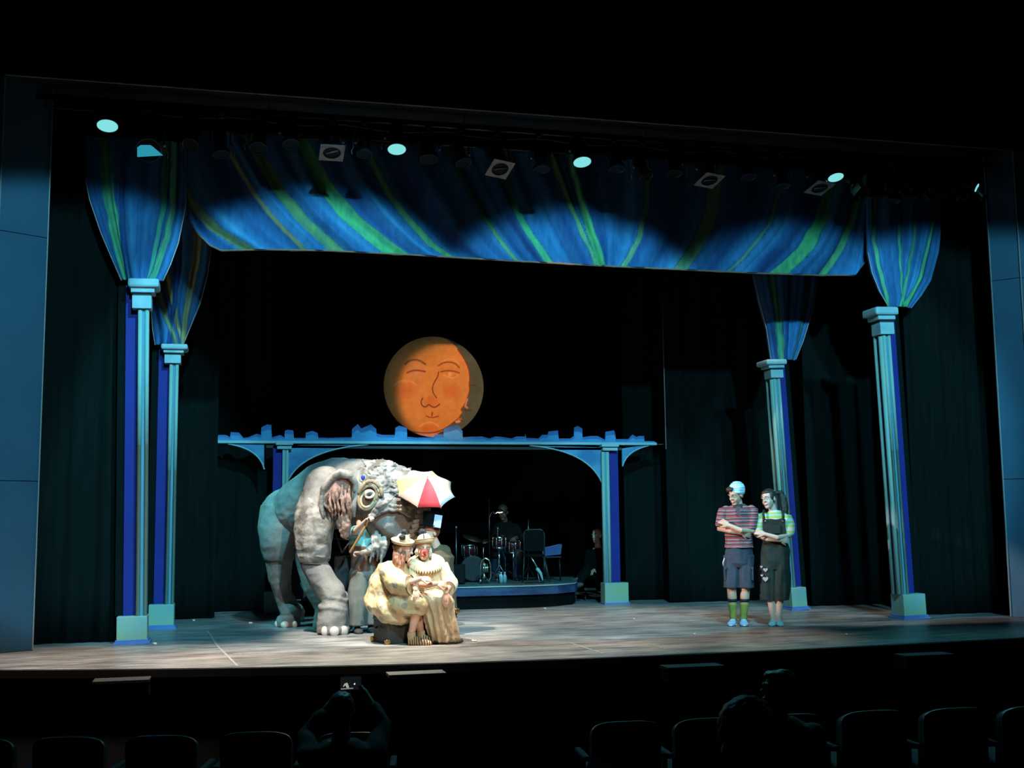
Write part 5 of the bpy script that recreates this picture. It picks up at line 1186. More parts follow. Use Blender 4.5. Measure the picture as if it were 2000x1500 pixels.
# ------------------------------------------------------------------ puppeteer at the elephant's head
def make_puppeteer():
    root = thing('person', EF.o, EF.rz, "puppeteer in a brown waistcoat and grey trousers working the elephant's head with a raised stick", 'person')
    p = ep; b = MB(); hc = p(703, 1000, .36); Mh = rotm(40, 25, 0)
    head(b, hc, Mh, .98)
    b.tube([p(703, 1012, .34), p(705, 1028, .30)], [.05, .055], 12, True, True)
    b.loft([ringe(p(x, y, d), w_, q) for x, y, d, w_, q in ((712, 1118, .16, .10, .09), (712, 1108, .16, .155, .11), (712, 1085, .16, .135, .10), (710, 1055, .20, .16, .11), (707, 1035, .25, .15, .10), (706, 1028, .28, .08, .06))])
    lg = [((702, 1112, .12), (700, 1170, .08), (698, 1224, .04)), ((722, 1112, .16), (724, 1170, .16), (724, 1222, .16))]
    for H, K, A_ in lg:
        H, K, A_ = p(*H), p(*K), p(*A_); b.tube([H, K, A_, Vector((A_.x, A_.y, .05))], [.085, .06, .036, .034], 14, True, True)
    A1 = [p(688, 1042, .18), p(696, 1036, -.12), p(717, 1016, -.34)]
    b.tube(A1, [.046, .040, .028], 12, True, True); hand(b, A1[2], (A1[2]-A1[1]).normalized()+Vector((.1, 0, .05)), (.3, -.2, -1), -1, 62)
    A2 = [p(728, 1042, .22), p(727, 1075, .02), p(706, 1080, -.28)]
    b.tube(A2, [.046, .040, .028], 12, True, True); hand(b, A2[2], (-1, -.1, .1), (0, -.3, -1), 1, 62)
    blob(b, 'body', M['skin2'], root, .007, 3); face_bits(root, hc, Mh, .98)
    c = MB(); c.loft([ringe(p(x, y, d), w_, q) for x, y, d, w_, q in ((713, 1112, .16, .170, .13), (712, 1085, .16, .155, .125), (710, 1055, .20, .182, .135), (707, 1036, .25, .170, .12), (706, 1027, .28, .10, .08))])
    c.tube([A2[0], A2[1], A2[1].lerp(A2[2], .3)], [.072, .062, .055], 16); c.tube([A1[0], A1[0].lerp(A1[1], .6)], [.072, .062], 16)
    sh = blob(c, 'shirt', mat('teal_shirt', (.12, .26, .25), (.16, .32, .30), 8, .9), root, .008, 2, folds(.010, (12, 12, 10), 4))
    c = MB(); c.loft([ringe(p(x, y, d), w_, q) for x, y, d, w_, q in ((713, 1116, .15, .180, .14), (712, 1090, .15, .168, .138), (710, 1066, .18, .182, .145))])
    blob(c, 'waistcoat', mat('brown_leather', (.07, .035, .022), (.12, .06, .04), 10, .6), root, .008, 2, folds(.008, (12, 12, 10), 8))
    c = MB(); c.loft([ringe(p(x, y, .15), w_, q) for x, y, w_, q in ((713, 1104, .165, .13), (713, 1122, .19, .15), (713, 1132, .17, .13))])
    for H, K, A_ in lg:
        H, K, A_ = p(*H), p(*K), p(*A_); c.loft([ringe(H.lerp(A_, t), r_, r_, 26, None, 7, .005, t*3) for t, r_ in ((.05, .115), (.35, .125), (.7, .118), (.97, .112))])
    blob(c, 'trousers', mat('grey_green_wool', (.10, .10, .085), (.14, .14, .12), 7, .9, .3, 30), root, .008, 2, folds(.012, (12, 12, 3), 6))
    for H, K, A_ in lg:
        A_ = p(*A_); shoe(MB(), (A_.x, A_.y, 0), (A_.x+.02, A_.y-.17, .004), .07, .05).build('boot', M['strap'], root)
    h = MB(); T = lambda v: hc+Mh@Vector(v); h.ell(T((0, .03, .035)), (.08, .09, .085), Mh); blob(h, 'hair', M['hairbrown'], root, .007, 2)
    # control sticks
    s1 = thing('puppet_stick', EF.w(p(719, 1014, -.37)), EF.rz, "brown wooden control stick with a metal cap in the puppeteer's raised hand", 'stick'); o_ = p(719, 1014, -.37)
    M['stickwood'] = mat('brown_wood_stick', (.36, .18, .07), (.24, .11, .04), 20, .5, stretch=(6, 6, 1))
    MB().tube([p(722, 1012, -.38)-o_, p(704, 1045, -.36)-o_, p(684, 1078, -.33)-o_], [.013, .016, .014], 10, True, True).build('stick_shaft', M['stickwood'], s1)
    q_ = (p(718, 1019, -.378)-o_); q2 = (p(714, 1026, -.374)-o_); MB().tube([q_, q2], .019, 12, True).build('metal_cap', M['brass'], s1)
    s2 = thing('control_rod', EF.w(p(737, 1005, -.37)), EF.rz, "thin dark rod reaching from the puppeteer's hand to the elephant's brow", 'rod'); o_ = p(737, 1005, -.37)
    MB().tube([p(735, 1006, -.37)-o_, p(760, 982, -.36)-o_, p(775, 965, -.31)-o_], .0035, 6).build('rod', M['strap'], s2)
make_puppeteer()

def make_tophat():
    o = onZ(858, 1240); F = Frame(o+Vector((0, 0, 0))); p = F.pt
    root = thing('person', o, F.rz, 'person in a black top hat and olive coat crouching behind the red-nosed clown', 'person')
    b = MB(); hc = p(841, 1041, 0); Mh = rotm(-58, 10, 0); head(b, hc, Mh, 1.0)
    b.tube([p(846, 1052, .02), p(852, 1068, .04)], [.05, .06], 12, True, True)
    b.loft([ringe(p(x, y, .06), w_, q) for x, y, w_, q in ((858, 1165, .10, .1), (858, 1150, .16, .13), (857, 1115, .15, .11), (855, 1085, .165, .11), (853, 1070, .10, .08))])
    for k, (K, A_) in enumerate(((p(876, 1160, -.12), p(862, 1232, .08)), (p(842, 1162, -.12), p(852, 1232, .12)))):
        b.tube([p(858, 1160, .12), K, A_, Vector((A_.x, A_.y, .05))], [.09, .06, .036, .034], 12, True, True)
    A1 = [p(868, 1080, .05), p(873, 1120, .0), p(850, 1128, -.14)]; b.tube(A1, [.048, .04, .028], 12, True, True); hand(b, A1[2], (-1, -.2, 0), (0, .5, -1), 1, 30)
    A2 = [p(840, 1082, .05), p(832, 1118, .0), p(846, 1132, -.12)]; b.tube(A2, [.048, .04, .028], 12, True, True); hand(b, A2[2], (1, -.2, 0), (0, .5, -1), -1, 30)
    blob(b, 'body', M['skin'], root, .007, 3); face_bits(root, hc, Mh, 1.0)
    c = MB(); c.loft([ringe(p(x, y, .06), w_, q) for x, y, w_, q in ((860, 1200, .20, .20), (859, 1160, .19, .17), (858, 1115, .175, .14), (856, 1088, .185, .135), (853, 1072, .13, .10), (850, 1064, .08, .07))])
    for Ax in (A1, A2): c.tube([Ax[0]+Vector((0, 0, .01)), Ax[1], Ax[1].lerp(Ax[2], .7)], [.078, .066, .055], 16, True, True)
    blob(c, 'coat', mat('olive_coat', (.055, .042, .02), (.10, .06, .03), 6, .9, .3, 30), root, .008, 2, folds(.012, (10, 10, 5), 6))
    h = MB(); T = lambda v: hc+Mh@Vector(v); h.ell(T((0, .035, .02)), (.08, .09, .085), Mh); blob(h, 'hair', M['hairauburn'], root, .007, 2)
    for A_ in (p(862, 1232, .08), p(852, 1232, .12)): shoe(MB(), (A_.x, A_.y, 0), (A_.x+.03, A_.y-.17, .004), .07, .045).build('boot', M['strap'], root)
    Mt = rotm(0, 0, 4); hb = T((0, .01, .075))
    q = MB().lathe([(.01, 0), (.135, .004), (.137, .012), (.092, .016), (.088, .06), (.096, .17), (.099, .178), (.01, .182)], 30, Mt, hb).build('top_hat', mat('black_felt_hat', (.003, .003, .003), rough=.95, spec=.08), root)
    cc = p(855, 1018, -.125); MB().box(cc, (.088, .004, .145), Matrix.Rotation(R(9), 3, 'Y')).build('card', mat('pale_blue_card', (.34, .38, .50), rough=.7), q)
make_tophat()
# ------------------------------------------------------------------ band riser and instruments
RZ = .33
rx = lambda x, y, Y: onY(x, y, Y).x
rp_ = [(rx(592, 1150, 17.12), 17.12), (rx(1040, 1150, 17.12), 17.12), (rx(1090, 1148, 17.25), 17.25), (rx(1123, 1145, 17.55), 17.55), (rx(1128, 1143, 17.9), 17.9), (rx(1120, 1140, 19.6), 19.6), (rx(585, 1140, 19.6), 19.6)]
ro = Vector((3.2, 17.12, 0))
riser = thing('band_riser', ro, 0, 'low band platform with a blue painted front edge standing under the arch bridge', 'platform')
MB().prism([(x-ro.x, y-ro.y, RZ-.02) for x, y in rp_], (0, 0, 1), .02).build('riser_top', mat('teal_deck', (.05, .085, .085), (.07, .11, .105), 5, .6), riser)
MB().prism([(x-ro.x, y-ro.y, RZ-.135) for x, y in rp_], (0, 0, 1), .113).build('painted_fascia', mat('blue_fascia', (.010, .028, .09), (.018, .06, .13), 3, .7, stretch=(1, 1, 3), contrast=(.42, .6)), riser)
MB().prism([(x-ro.x+.03*(1 if x < 3 else -1), y-ro.y+.04, .003) for x, y in rp_], (0, 0, 1), RZ-.14).build('riser_skirt', mat('black_skirt', (.002, .003, .003), rough=.9, spec=.1), riser)
MB().tube([(x-ro.x, y-ro.y-.004, RZ-.004) for x, y in rp_[:5]], .009, 6).build('edge_strip', M['ledge'], riser)

BO = onY(985, 1140, 18.0); BO.z = RZ; BFr = Frame(BO); bp_ = BFr.pt; bs = BFr.s
def bthing(name, px, d, label, cat, z=RZ):
    q = bp_(px, 1138, d); w_ = BFr.w(q); w_.z = z
    t = thing(name, w_, BFr.rz, label, cat); off = Vector((q.x, q.y, z-RZ))
    return t, (lambda x, y, dd=0.0: bp_(x, y, d+dd)-off)
M['drumred'] = mat('dark_red_lacquer', (.05, .004, .008), (.08, .007, .011), 6, .25); M['skinwhite'] = mat('drum_head', (.10, .11, .10), rough=.5); M['cymbal'] = mat('bronze_cymbal', (.16, .12, .07), (.10, .08, .04), 20, .4, metal=.9)
M['bluegel'] = mat('pale_blue_drum_head', (.16, .30, .33), (.20, .34, .37), 3, .6)
def drum(t, c, r_, h, tilt=(0, 0), n=8, legs=True):
    Mx = rotm(tilt[0], tilt[1], 0); c = Vector(c)
    s_ = MB().lathe([(r_, -h/2), (r_, h/2)], 28, Mx, c).build('drum_shell', M['drumred'], t)
    for z in (-h/2, h/2): MB().lathe([(r_-.004, z-.014), (r_+.012, z-.014), (r_+.012, z+.014), (r_-.004, z+.014)], 28, Mx, c).build('hoop', M['chrome'], t)
    MB().lathe([(.001, h/2+.002), (r_*.99, h/2+.004)], 28, Mx, c).build('drum_head', M['skinwhite'], t)
    for k in range(n):
        a = 2*math.pi*k/n+.2; q = c+Mx@Vector(((r_+.016)*math.cos(a), (r_+.016)*math.sin(a), 0))
        MB().tube([q-Mx@Vector((0, 0, h*.45)), q-Mx@Vector((0, 0, h*.15)), q+Mx@Vector((0, 0, h*.15)), q+Mx@Vector((0, 0, h*.45))], [.005, .011, .011, .005], 6).build('lug', M['chrome'], t)
    return s_
def tripod(t, top, zf, spread=.26, r_=.011, col='chrome', bend=.22):
    top = Vector(top); MB().tube([top, (top.x, top.y, zf+.12)], r_, 8).build('stand_pole', M[col], t)
    for k in range(3):
        a = 2.1*k+.5; MB().tube([(top.x, top.y, zf+bend+.05), (top.x+spread*math.cos(a), top.y+spread*math.sin(a), zf+.006)], r_*.8, 6).build('leg', M[col], t)
t, q = bthing('tom_drum', 975, .45, 'dark red drum on a chrome stand in front of the seated drummer', 'drum')
c = q(975, 1058); drum(t, c, .098, .17, (10, 12)); tripod(t, (c.x, c.y+.02, c.z-.09), 0, .16)
t, q = bthing('floor_tom', 1001, .85, 'dark red drum beside the drummer\'s leg, partly behind the music stand', 'drum')
c = q(1001, 1066); drum(t, c, .12, .20, (10, 6)); [MB().tube([(c.x+.13*math.cos(a), c.y+.13*math.sin(a), c.z+.05), (c.x+.14*math.cos(a), c.y+.14*math.sin(a), .006)], .007, 6).build('leg', M['chrome'], t) for a in (.6, 2.7, 4.8)]
t, q = bthing('tom_drum', 917, .75, 'dark red drum under the cymbals at the left end of the drum kit', 'drum')
c = q(917, 1074); drum(t, c, .105, .20, (-10, 14)); tripod(t, (c.x, c.y+.02, c.z-.10), 0, .18)
for (x, y, d, r_, tl, lab) in ((924, 1051, .70, .175, 14, 'larger bronze cymbal at the left end of the drum kit'), (944, 1056, .85, .13, -8, 'smaller bronze cymbal behind the tall black pole')):
    t, q = bthing('cymbal', x, d, lab, 'cymbal'); c = q(x, y); Mx = rotm(10, 16, tl)
    MB().lathe([(.008, .022), (.03, .018), (.04, .006), (r_, -.006), (r_, -.009), (.04, .003), (.008, .018)], 32, Mx, c).build('cymbal_disc', M['cymbal'], t); tripod(t, (c.x, c.y, c.z+.03), 0, .22, .009)
# round blue drum head seen behind the trumpet
t, q = bthing('bass_drum', 924, .35, 'round pale blue drum face standing low behind the trumpet', 'drum')
c = q(924, 1104); r_ = 20.5/bs*1.18; Mx = Matrix.Rotation(R(90), 3, 'X')@Matrix.Rotation(R(0), 3, 'Y')
c.z = r_+.02
MB().lathe([(r_, -.28), (r_, 0)], 36, Mx, c).build('drum_shell', M['drumred'], t)
MB().lathe([(r_-.006, -.016), (r_+.010, -.016), (r_+.010, .012), (r_-.006, .012)], 36, Mx, c).build('hoop', M['black'], t)
MB().lathe([(.001, .004), (r_*.98, .004)], 36, Mx, c).build('drum_head', M['bluegel'], t)
for k in (-1, 1): MB().tube([(c.x+k*r_*.75, c.y+.1, c.z-.06), (c.x+k*(r_+.06), c.y-.02, .005)], .009, 6).build('leg', M['chrome'], t)
# stage monitor
t, q = bthing('monitor_speaker', 890, -.10, 'dark grey wedge loudspeaker behind the red-nosed clown', 'loudspeaker')
w0 = 36/bs; a, b_ = -w0/2, w0/2
MB().loft([[(x, -.20, .0), (x, .16, .0), (x, .16, .30), (x, -.06, .30)] for x in (a, b_)], False).build('cabinet', mat('dark_grey_cabinet', (.0045, .006, .006), (.006, .0075, .008), 8, .9, spec=.1), t)
MB().loft([[(x, -.205, .02), (x, -.075, .285), (x, -.085, .29), (x, -.215, .025)] for x in (a+.02, b_-.02)], False).build('grille', mat('speaker_grille', (.006, .008, .008), rough=.8, spec=.1), t)
# trumpet standing on its bell stand
t, q = bthing('trumpet', 948, -.12, 'brass trumpet standing upright on a small stand at the front of the platform', 'trumpet')
M['trumpet'] = mat('silvery_brass', (.62, .60, .44), rough=.25, metal=1)
lp = [(938, 1132), (938, 1104), (941, 1094), (948, 1090), (955, 1094), (958.5, 1104), (958.5, 1128), (955, 1134), (949, 1135)]
MB().tube([q(x, y) for x, y in lp], .014, 8).build('tubing', M['trumpet'], t)
MB().tube([q(945, 1096, .03), q(943, 1110, .03), q(946, 1124, .03), q(944, 1130, .03)], [.011, .012, .020, .045], 14).build('bell', M['trumpet'], t)
for k, x in enumerate((945, 948.5, 952)):
    v_ = MB().tube([q(x, 1104, -.01), q(x, 1118, -.01)], .014, 10).build('valve', M['trumpet'], t); MB().tube([q(x, 1100, -.01), q(x, 1104, -.01)], .006, 6).build('valve_button', M['chrome'], v_)
MB().tube([q(942, 1098, .01), q(948, 1106, .01), q(956, 1108, .01)], .008, 8).build('lead_pipe', M['trumpet'], t)
MB().lathe([(.001, 0), (.05, .0), (.05, .008), (.012, .02), (.012, .06)], 20, None, (q(944, 1138).x, 0, 0)).build('stand_foot', M['black'], t)
MB().ell(q(938, 1137, -.03)+Vector((0, 0, .02)), (.025, .02, .028)).build('mouthpiece', M['chrome'], t)
# tall pole with clip lamp = music stand with lamp
t, q = bthing('music_stand', 955, .10, 'tall black stand with a small lit reading lamp above the drums', 'stand')
c = q(955, 975); MB().tube([c, (c.x, c.y, .10)], .010, 8).build('pole', M['darkmetal'], t)
for a in (0.4, 2.5, 4.6): MB().tube([(c.x, c.y, .20), (c.x+.22*math.cos(a), c.y+.22*math.sin(a), .006)], .008, 6).build('leg', M['darkmetal'], t)
MB().tube([q(956, 1010), q(960, 1001, -.02), q(964, 999, -.04), q(966, 1004, -.04), q(971, 1000, -.02)], .008, 8, True, True).build('gooseneck', M['chrome'], t)
c = q(976, 999); Mx = rotm(0, 0, 0)@Matrix.Rotation(R(12), 3, 'X')
MB().lathe([(.045, .012), (.055, .0), (.05, .020), (.02, .040), (.004, .044)], 20, Mx, c).build('lamp_shade', M['darkmetal'], t)
MB().ell(c+Vector((0, -.014, -.006)), (.048, .030, .016)).build('lamp_bulb', mat('warm_bulb', (1, .9, .5), emit=5, ecol=(1, .80, .36)), t)
pl = bpy.data.lights.new('reading_light', 'POINT'); pl.energy = 1.6; pl.color = (1, .75, .4); pl.shadow_soft_size = .03; po = bpy.data.objects.new('reading_light', pl); COL.objects.link(po); po.parent = t; po.location = c+Vector((0, -.03, -.07))
# music stand desk (dark) at right of the lamp
t, q = bthing('music_stand', 1034, -.05, 'second music stand, thin and black, behind the empty chair', 'stand')
c = q(1032, 1017); MB().tube([q(1032, 1015, .75), q(1032, 1045, .75), q(1032, 1100, .75)], .008, 6).build('pole', M['steel'], t)
for a in (0.4, 2.5, 4.6): MB().tube([q(1032, 1106, .75), Vector((c.x+.14*math.cos(a), .76+.14*math.sin(a), .006))], .007, 6).build('leg', M['steel'], t)
MB().tube([q(1032, 1100, .75), q(1032, 1120, .75)], .008, 6).build('lower_pole', M['steel'], t)
# mic stand at left
t, q = bthing('microphone_stand', 891, .8, 'thin microphone stand at the left side of the platform', 'microphone stand')
c = q(891, 1034); MB().tube([c, (c.x, c.y, .02)], .008, 6).build('pole', M['steel'], t); MB().ell(c+Vector((0, 0, .03)), (.02, .02, .03)).build('microphone', M['steel'], t); MB().lathe([(.001, 0), (.12, 0), (.12, .012), (.02, .02)], 20, None, (c.x, c.y, 0)).build('base', M['black'], t)
# second chrome mic stem above the drum
t, q = bthing('microphone_stand', 972, .15, 'short chrome microphone stand in front of the dark red drum', 'microphone stand')
MB().tube([q(972, 1035), q(972, 1050), q(974, 1090), q(972, 1125)], .006, 6).build('pole', M['chrome'], t); MB().ell(q(972, 1033), (.018, .018, .024)).build('microphone', M['steel'], t)
[MB().tube([q(972, 1118), Vector((q(972, 1118).x+.13*math.cos(a), .13*math.sin(a), .006))], .007, 6).build('leg', M['chrome'], t) for a in (.4, 2.5, 4.6)]
# pale bottles/pedal
for x, lab in ((979, 'left one of two pale water bottles standing on the platform'), (986, 'right one of two pale water bottles standing on the platform')):
    t, q = bthing('water_bottle', x, .0, lab, 'bottle'); t['group'] = 'water bottles'
    MB().lathe([(.001, 0), (.030, .002), (.031, .11), (.014, .14), (.012, .155)], 18).build('bottle_body', mat('pale_bottle', (.34, .50, .52), rough=.25), t); MB().lathe([(.014, .155), (.014, .172), (.001, .173)], 14).build('cap', M['white'], t)
# chair
t, q = bthing('stacking_chair', 1043, .05, 'empty dark padded chair with a metal frame at the right of the drums', 'chair')
q = lambda x, y, d=0.0, q=q: q(x, y, d)
M['pad'] = mat('charcoal_pad', (.0035, .005, .0045), (.005, .007, .006), 12, .95, spec=.1); M['frame'] = mat('grey_tube', (.045, .055, .05), rough=.4, metal=.5)
cc = (q(1025, 1076)+q(1062, 1036))*.5; wd = 37/bs; hg = 40/bs
bk = MB().box(cc, (wd, .035, hg), None, .016).build('backrest', M['pad'], t)
a, b_, tp, bt = q(1024, 1076), q(1063, 1076), q(1043, 1035), q(1043, 1088)
MB().tube([(a.x, .0, bt.z), (a.x-.005, .0, tp.z-.07), (a.x+.02, .0, tp.z-.012), (a.x+.06, .0, tp.z+.006), (b_.x-.06, .0, tp.z+.006), (b_.x-.02, .0, tp.z-.012), (b_.x+.005, .0, tp.z-.07), (b_.x, .0, bt.z)], .011, 8).build('back_frame', M['frame'], t)
MB().box((cc.x, .20, bt.z+.02), (wd, .40, .05), None, .018).build('seat', M['pad'], t)
for (x0, y0, x1, y1) in ((a.x, .0, a.x-.03, -.04), (b_.x, .0, b_.x+.08, -.05), (a.x, .38, a.x-.02, .42), (b_.x, .38, b_.x+.06, .42)): MB().tube([(x0, y0, bt.z), (x1, y1, .006)], .011, 8).build('leg', M['frame'], t)
# clarinet on a peg
t, q = bthing('instrument_stand', 1050, -.12, 'slim pale instrument leaning on a stand below the empty chair', 'instrument')
MB().tube([q(1038, 1090), q(1046, 1102), q(1052, 1114)], [.010, .013, .018], 10, True, True).build('neck', M['chrome'], t); MB().tube([q(1050, 1112), q(1056, 1120), q(1060, 1133)], [.030, .024, .010], 12, True, True).build('body', mat('pale_teal_lacquer', (.30, .50, .50), rough=.3), t)
MB().tube([q(1050, 1118), q(1053, 1136), q(1066, 1137)], .008, 6).build('stand', M['steel'], t); MB().lathe([(.001, 0), (.16, 0), (.16, .008), (.02, .02)], 24, None, (-.05, .0, 0)).build('base', M['black'], t)
# keyboard / tray
t, q = bthing('storage_box', 1078, .55, 'open blue plastic box on a stool at the right of the empty chair', 'box', z=RZ)
w_ = 36/bs; zc = q(1078, 1086).z
MB().loft([[(-w_/2, -.12, zc), (w_/2, -.14, zc+.03), (w_/2, .14, zc+.03), (-w_/2, .12, zc)], [(-w_/2-.01, -.14, zc+.13), (w_/2+.02, -.16, zc+.19), (w_/2+.02, .16, zc+.19), (-w_/2-.01, .14, zc+.13)], [(-w_/2+.01, -.12, zc+.13), (w_/2, -.14, zc+.19), (w_/2, .14, zc+.19), (-w_/2+.01, .12, zc+.13)], [(-w_/2+.02, -.10, zc+.02), (w_/2-.02, -.12, zc+.05), (w_/2-.02, .12, zc+.05), (-w_/2+.02, .10, zc+.02)]], False).build('tub', mat('blue_plastic', (.025, .07, .19), (.035, .09, .22), 8, .5), t)
MB().box((0, 0, zc-.012), (.30, .26, .02)).build('stool_top', M['blackpaint'], t)
for x in (-.12, .12):
    for y in (-.1, .1): MB().tube([(x, y, zc-.02), (x*1.15, y*1.15, .004)], .010, 6).build('leg', M['darkmetal'], t)
# drummer
def make_drummer():
    o = Vector(BFr.w(bp_(988, 1138, 1.05))); o.z = RZ; F = Frame(o); p = F.pt
    root = thing('person', o, F.rz, 'drummer in dark jacket and jeans sitting behind the drums, head above the lit lamp', 'person')
    b = MB(); hc = p(982, 1001, -.05); head(b, hc, rotm(-10, 32, 0), 1.05)
    b.tube([p(984, 1012, 0), p(986, 1022, .04)], [.055, .06], 12, True, True)
    b.loft([ringe(p(x, y, .05), w_, q_) for x, y, w_, q_ in ((992, 1092, .14, .12), (991, 1080, .17, .13), (989, 1050, .155, .12), (988, 1030, .17, .11), (987, 1020, .09, .07))])
    L = [((982, 1085, .0), (968, 1082, -.36), (966, 1130, -.30)), ((1000, 1085, .0), (1014, 1080, -.34), (1011, 1130, -.26))]
    for H, K, A_ in L:
        H, K, A_ = p(*H), p(*K), p(*A_); b.tube([H, K], [.09, .065], 12, True, True); b.tube([K, A_, Vector((A_.x, A_.y, .04))], [.06, .038, .034], 12, True, True)
    A1 = [p(972, 1030, .02), p(962, 1058, -.06), p(972, 1064, -.30)]; A2 = [p(1004, 1030, .02), p(1020, 1052, -.06), p(1008, 1050, -.28)]
    b.tube(A1, [.05, .042, .03], 12, True, True); b.tube(A2, [.05, .042, .03], 12, True, True)
    hand(b, A1[2], (.3, -1, 0), (0, 0, -1), 1, 40); hand(b, A2[2], (-.5, -1, 0), (0, 0, -1), -1, 40)
    blob(b, 'body', mat('dim_skin', (.13, .07, .045), (.10, .05, .03), 9, .6), root, .008, 3); face_bits(root, hc, rotm(-10, 32, 0), 1.05)
    c = MB(); c.loft([ringe(p(x, y, .05), w_, q_) for x, y, w_, q_ in ((992, 1090, .18, .15), (991, 1070, .18, .145), (989, 1045, .18, .14), (988, 1028, .185, .125), (986, 1019, .10, .08))])
    for Ax in (A1, A2): c.tube([Ax[0], Ax[1], Ax[1].lerp(Ax[2], .8)], [.078, .065, .05], 14, True, True)
    blob(c, 'jacket', mat('dark_jacket', (.004, .0045, .0035), (.009, .008, .005), 8, .95, spec=.1), root, .010, 2, folds(.012, (10, 10, 6), 2))
    c = MB()
    for H, K, A_ in L: H, K, A_ = p(*H), p(*K), p(*A_); c.tube([H, K, K.lerp(A_, .5), A_+Vector((0, 0, .02))], [.105, .082, .070, .062], 14, True, True)
    blob(c, 'jeans', mat('blue_jeans', (.010, .018, .045), (.016, .026, .06), 8, .9), root, .010, 2, folds(.010, (12, 12, 8), 7))
    for H, K, A_ in L: A_ = p(*A_); shoe(MB(), (A_.x, A_.y, 0), (A_.x, A_.y-.18, .004), .07, .045).build('shoe', M['black'], root)
    h = MB(); T = lambda v: hc+rotm(-10, 32, 0)@Vector(v); h.ell(T((0, .02, .045)), (.088, .102, .088), rotm(-10, 32, 0)); blob(h, 'hair', M['hairbrown'], root, .008, 2)
    s = thing('drum_stool', F.w(p(990, 1138, .12)), F.rz, 'round black stool under the drummer', 'stool'); s.location.z = RZ; zt = p(990, 1096, .12).z-.02
    MB().lathe([(.001, zt-.06), (.16, zt-.06), (.17, zt-.03), (.16, zt), (.001, zt)], 24).build('seat', M['pad'], s); MB().tube([(0, 0, zt-.05), (0, 0, .12)], .016, 8).build('pole', M['steel'], s)
    for a in (.3, 2.4, 4.5): MB().tube([(0, 0, .16), (.2*math.cos(a), .2*math.sin(a), .006)], .010, 6).build('leg', M['steel'], s)
    for k, (x, y) in enumerate(((p(974, 1066, -.36)), (p(1006, 1051, -.34)))) if False else []: pass
make_drummer()
def make_watcher():
    o = onZ(1162, 1170); o = Vector((o.x, 18.35, 0)); o.x = onY(1158, 1160, 18.35).x; F = Frame(o); p = F.pt
    root = thing('person', o, F.rz, 'person in dark clothes lounging beside the right arch pillar, feet stretched out', 'person')
    b = MB(); hc = p(1166, 1046, .1); head(b, hc, rotm(-40, 5, 0))
    b.tube([p(1167, 1058, .1), p(1168, 1070, .12)], [.05, .055], 12, True, True)
    b.loft([ringe(p(x, y, d), w_, q_) for x, y, d, w_, q_ in ((1163, 1130, .02, .15, .12), (1165, 1112, .06, .16, .12), (1168, 1085, .10, .165, .11), (1168, 1070, .12, .08, .06))])
    L = [((1158, 1126, .0), (1142, 1118, -.25), (1130, 1142, -.40)), ((1166, 1126, .1), (1150, 1108, -.10), (1128, 1132, -.25))]
    for H, K, A_ in L: b.tube([p(*H), p(*K), p(*A_)], [.085, .062, .036], 12, True, True)
    A1 = [p(1150, 1080, .1), p(1148, 1105, .05), p(1144, 1112, -.16)]; A2 = [p(1184, 1080, .1), p(1184, 1108, .05), p(1160, 1114, -.14)]
    for A_ in (A1, A2): b.tube(A_, [.045, .04, .028], 12, True, True); hand(b, A_[2], (-.4, -1, -.2), (0, 0, -1), 1, 20)
    blob(b, 'body', M['skin'], root, .009, 3); face_bits(root, hc, rotm(-40, 5, 0))
    c = MB(); c.loft([ringe(p(x, y, d), w_, q_) for x, y, d, w_, q_ in ((1163, 1130, .02, .18, .15), (1165, 1110, .06, .18, .14), (1168, 1084, .10, .18, .125), (1168, 1071, .12, .10, .08))])
    for A_ in (A1, A2): c.tube([A_[0], A_[1], A_[1].lerp(A_[2], .8)], [.07, .06, .05], 12, True, True)
    for H, K, A_ in L: c.tube([p(*H), p(*K), p(*K).lerp(p(*A_), .85)], [.10, .078, .058], 12, True, True)
    blob(c, 'dark_clothes', mat('charcoal_cloth', (.003, .004, .004), rough=.95, spec=.1), root, .010, 2, folds(.010, (10, 10, 8), 3))
    for H, K, A_ in L: a = p(*A_); MB().ell(a+Vector((-.03, -.04, -.01)), (.05, .13, .045), Matrix.Rotation(R(60), 3, 'Z')@Matrix.Rotation(R(-10), 3, 'X')).build('shoe', mat('grey_shoe', (.06, .07, .065), rough=.7), root)
    h = MB(); h.ell(hc+Vector((0, .03, .04)), (.085, .09, .08)); blob(h, 'hair', M['hairbrown'], root, .008, 2)
    s = thing('folding_chair', F.w(p(1166, 1160, .2)), F.rz, 'black folding chair the lounging person sits on', 'chair'); s.location.z = 0; zs = p(1163, 1134, .02).z-.12
    MB().box((0, 0, zs-.02), (.42, .42, .04), None, .01).build('seat', M['black'], s); MB().box((.02, .24, zs+.35), (.42, .03, .22), None, .01).build('backrest', M['black'], s)
    for x in (-.19, .19):
        MB().tube([(x, .24, zs+.45), (x, .22, zs), (x, -.2, .006)], .012, 6).build('leg', M['black'], s); MB().tube([(x, -.18, zs), (x, .24, .006)], .012, 6).build('leg', M['black'], s)
make_watcher()

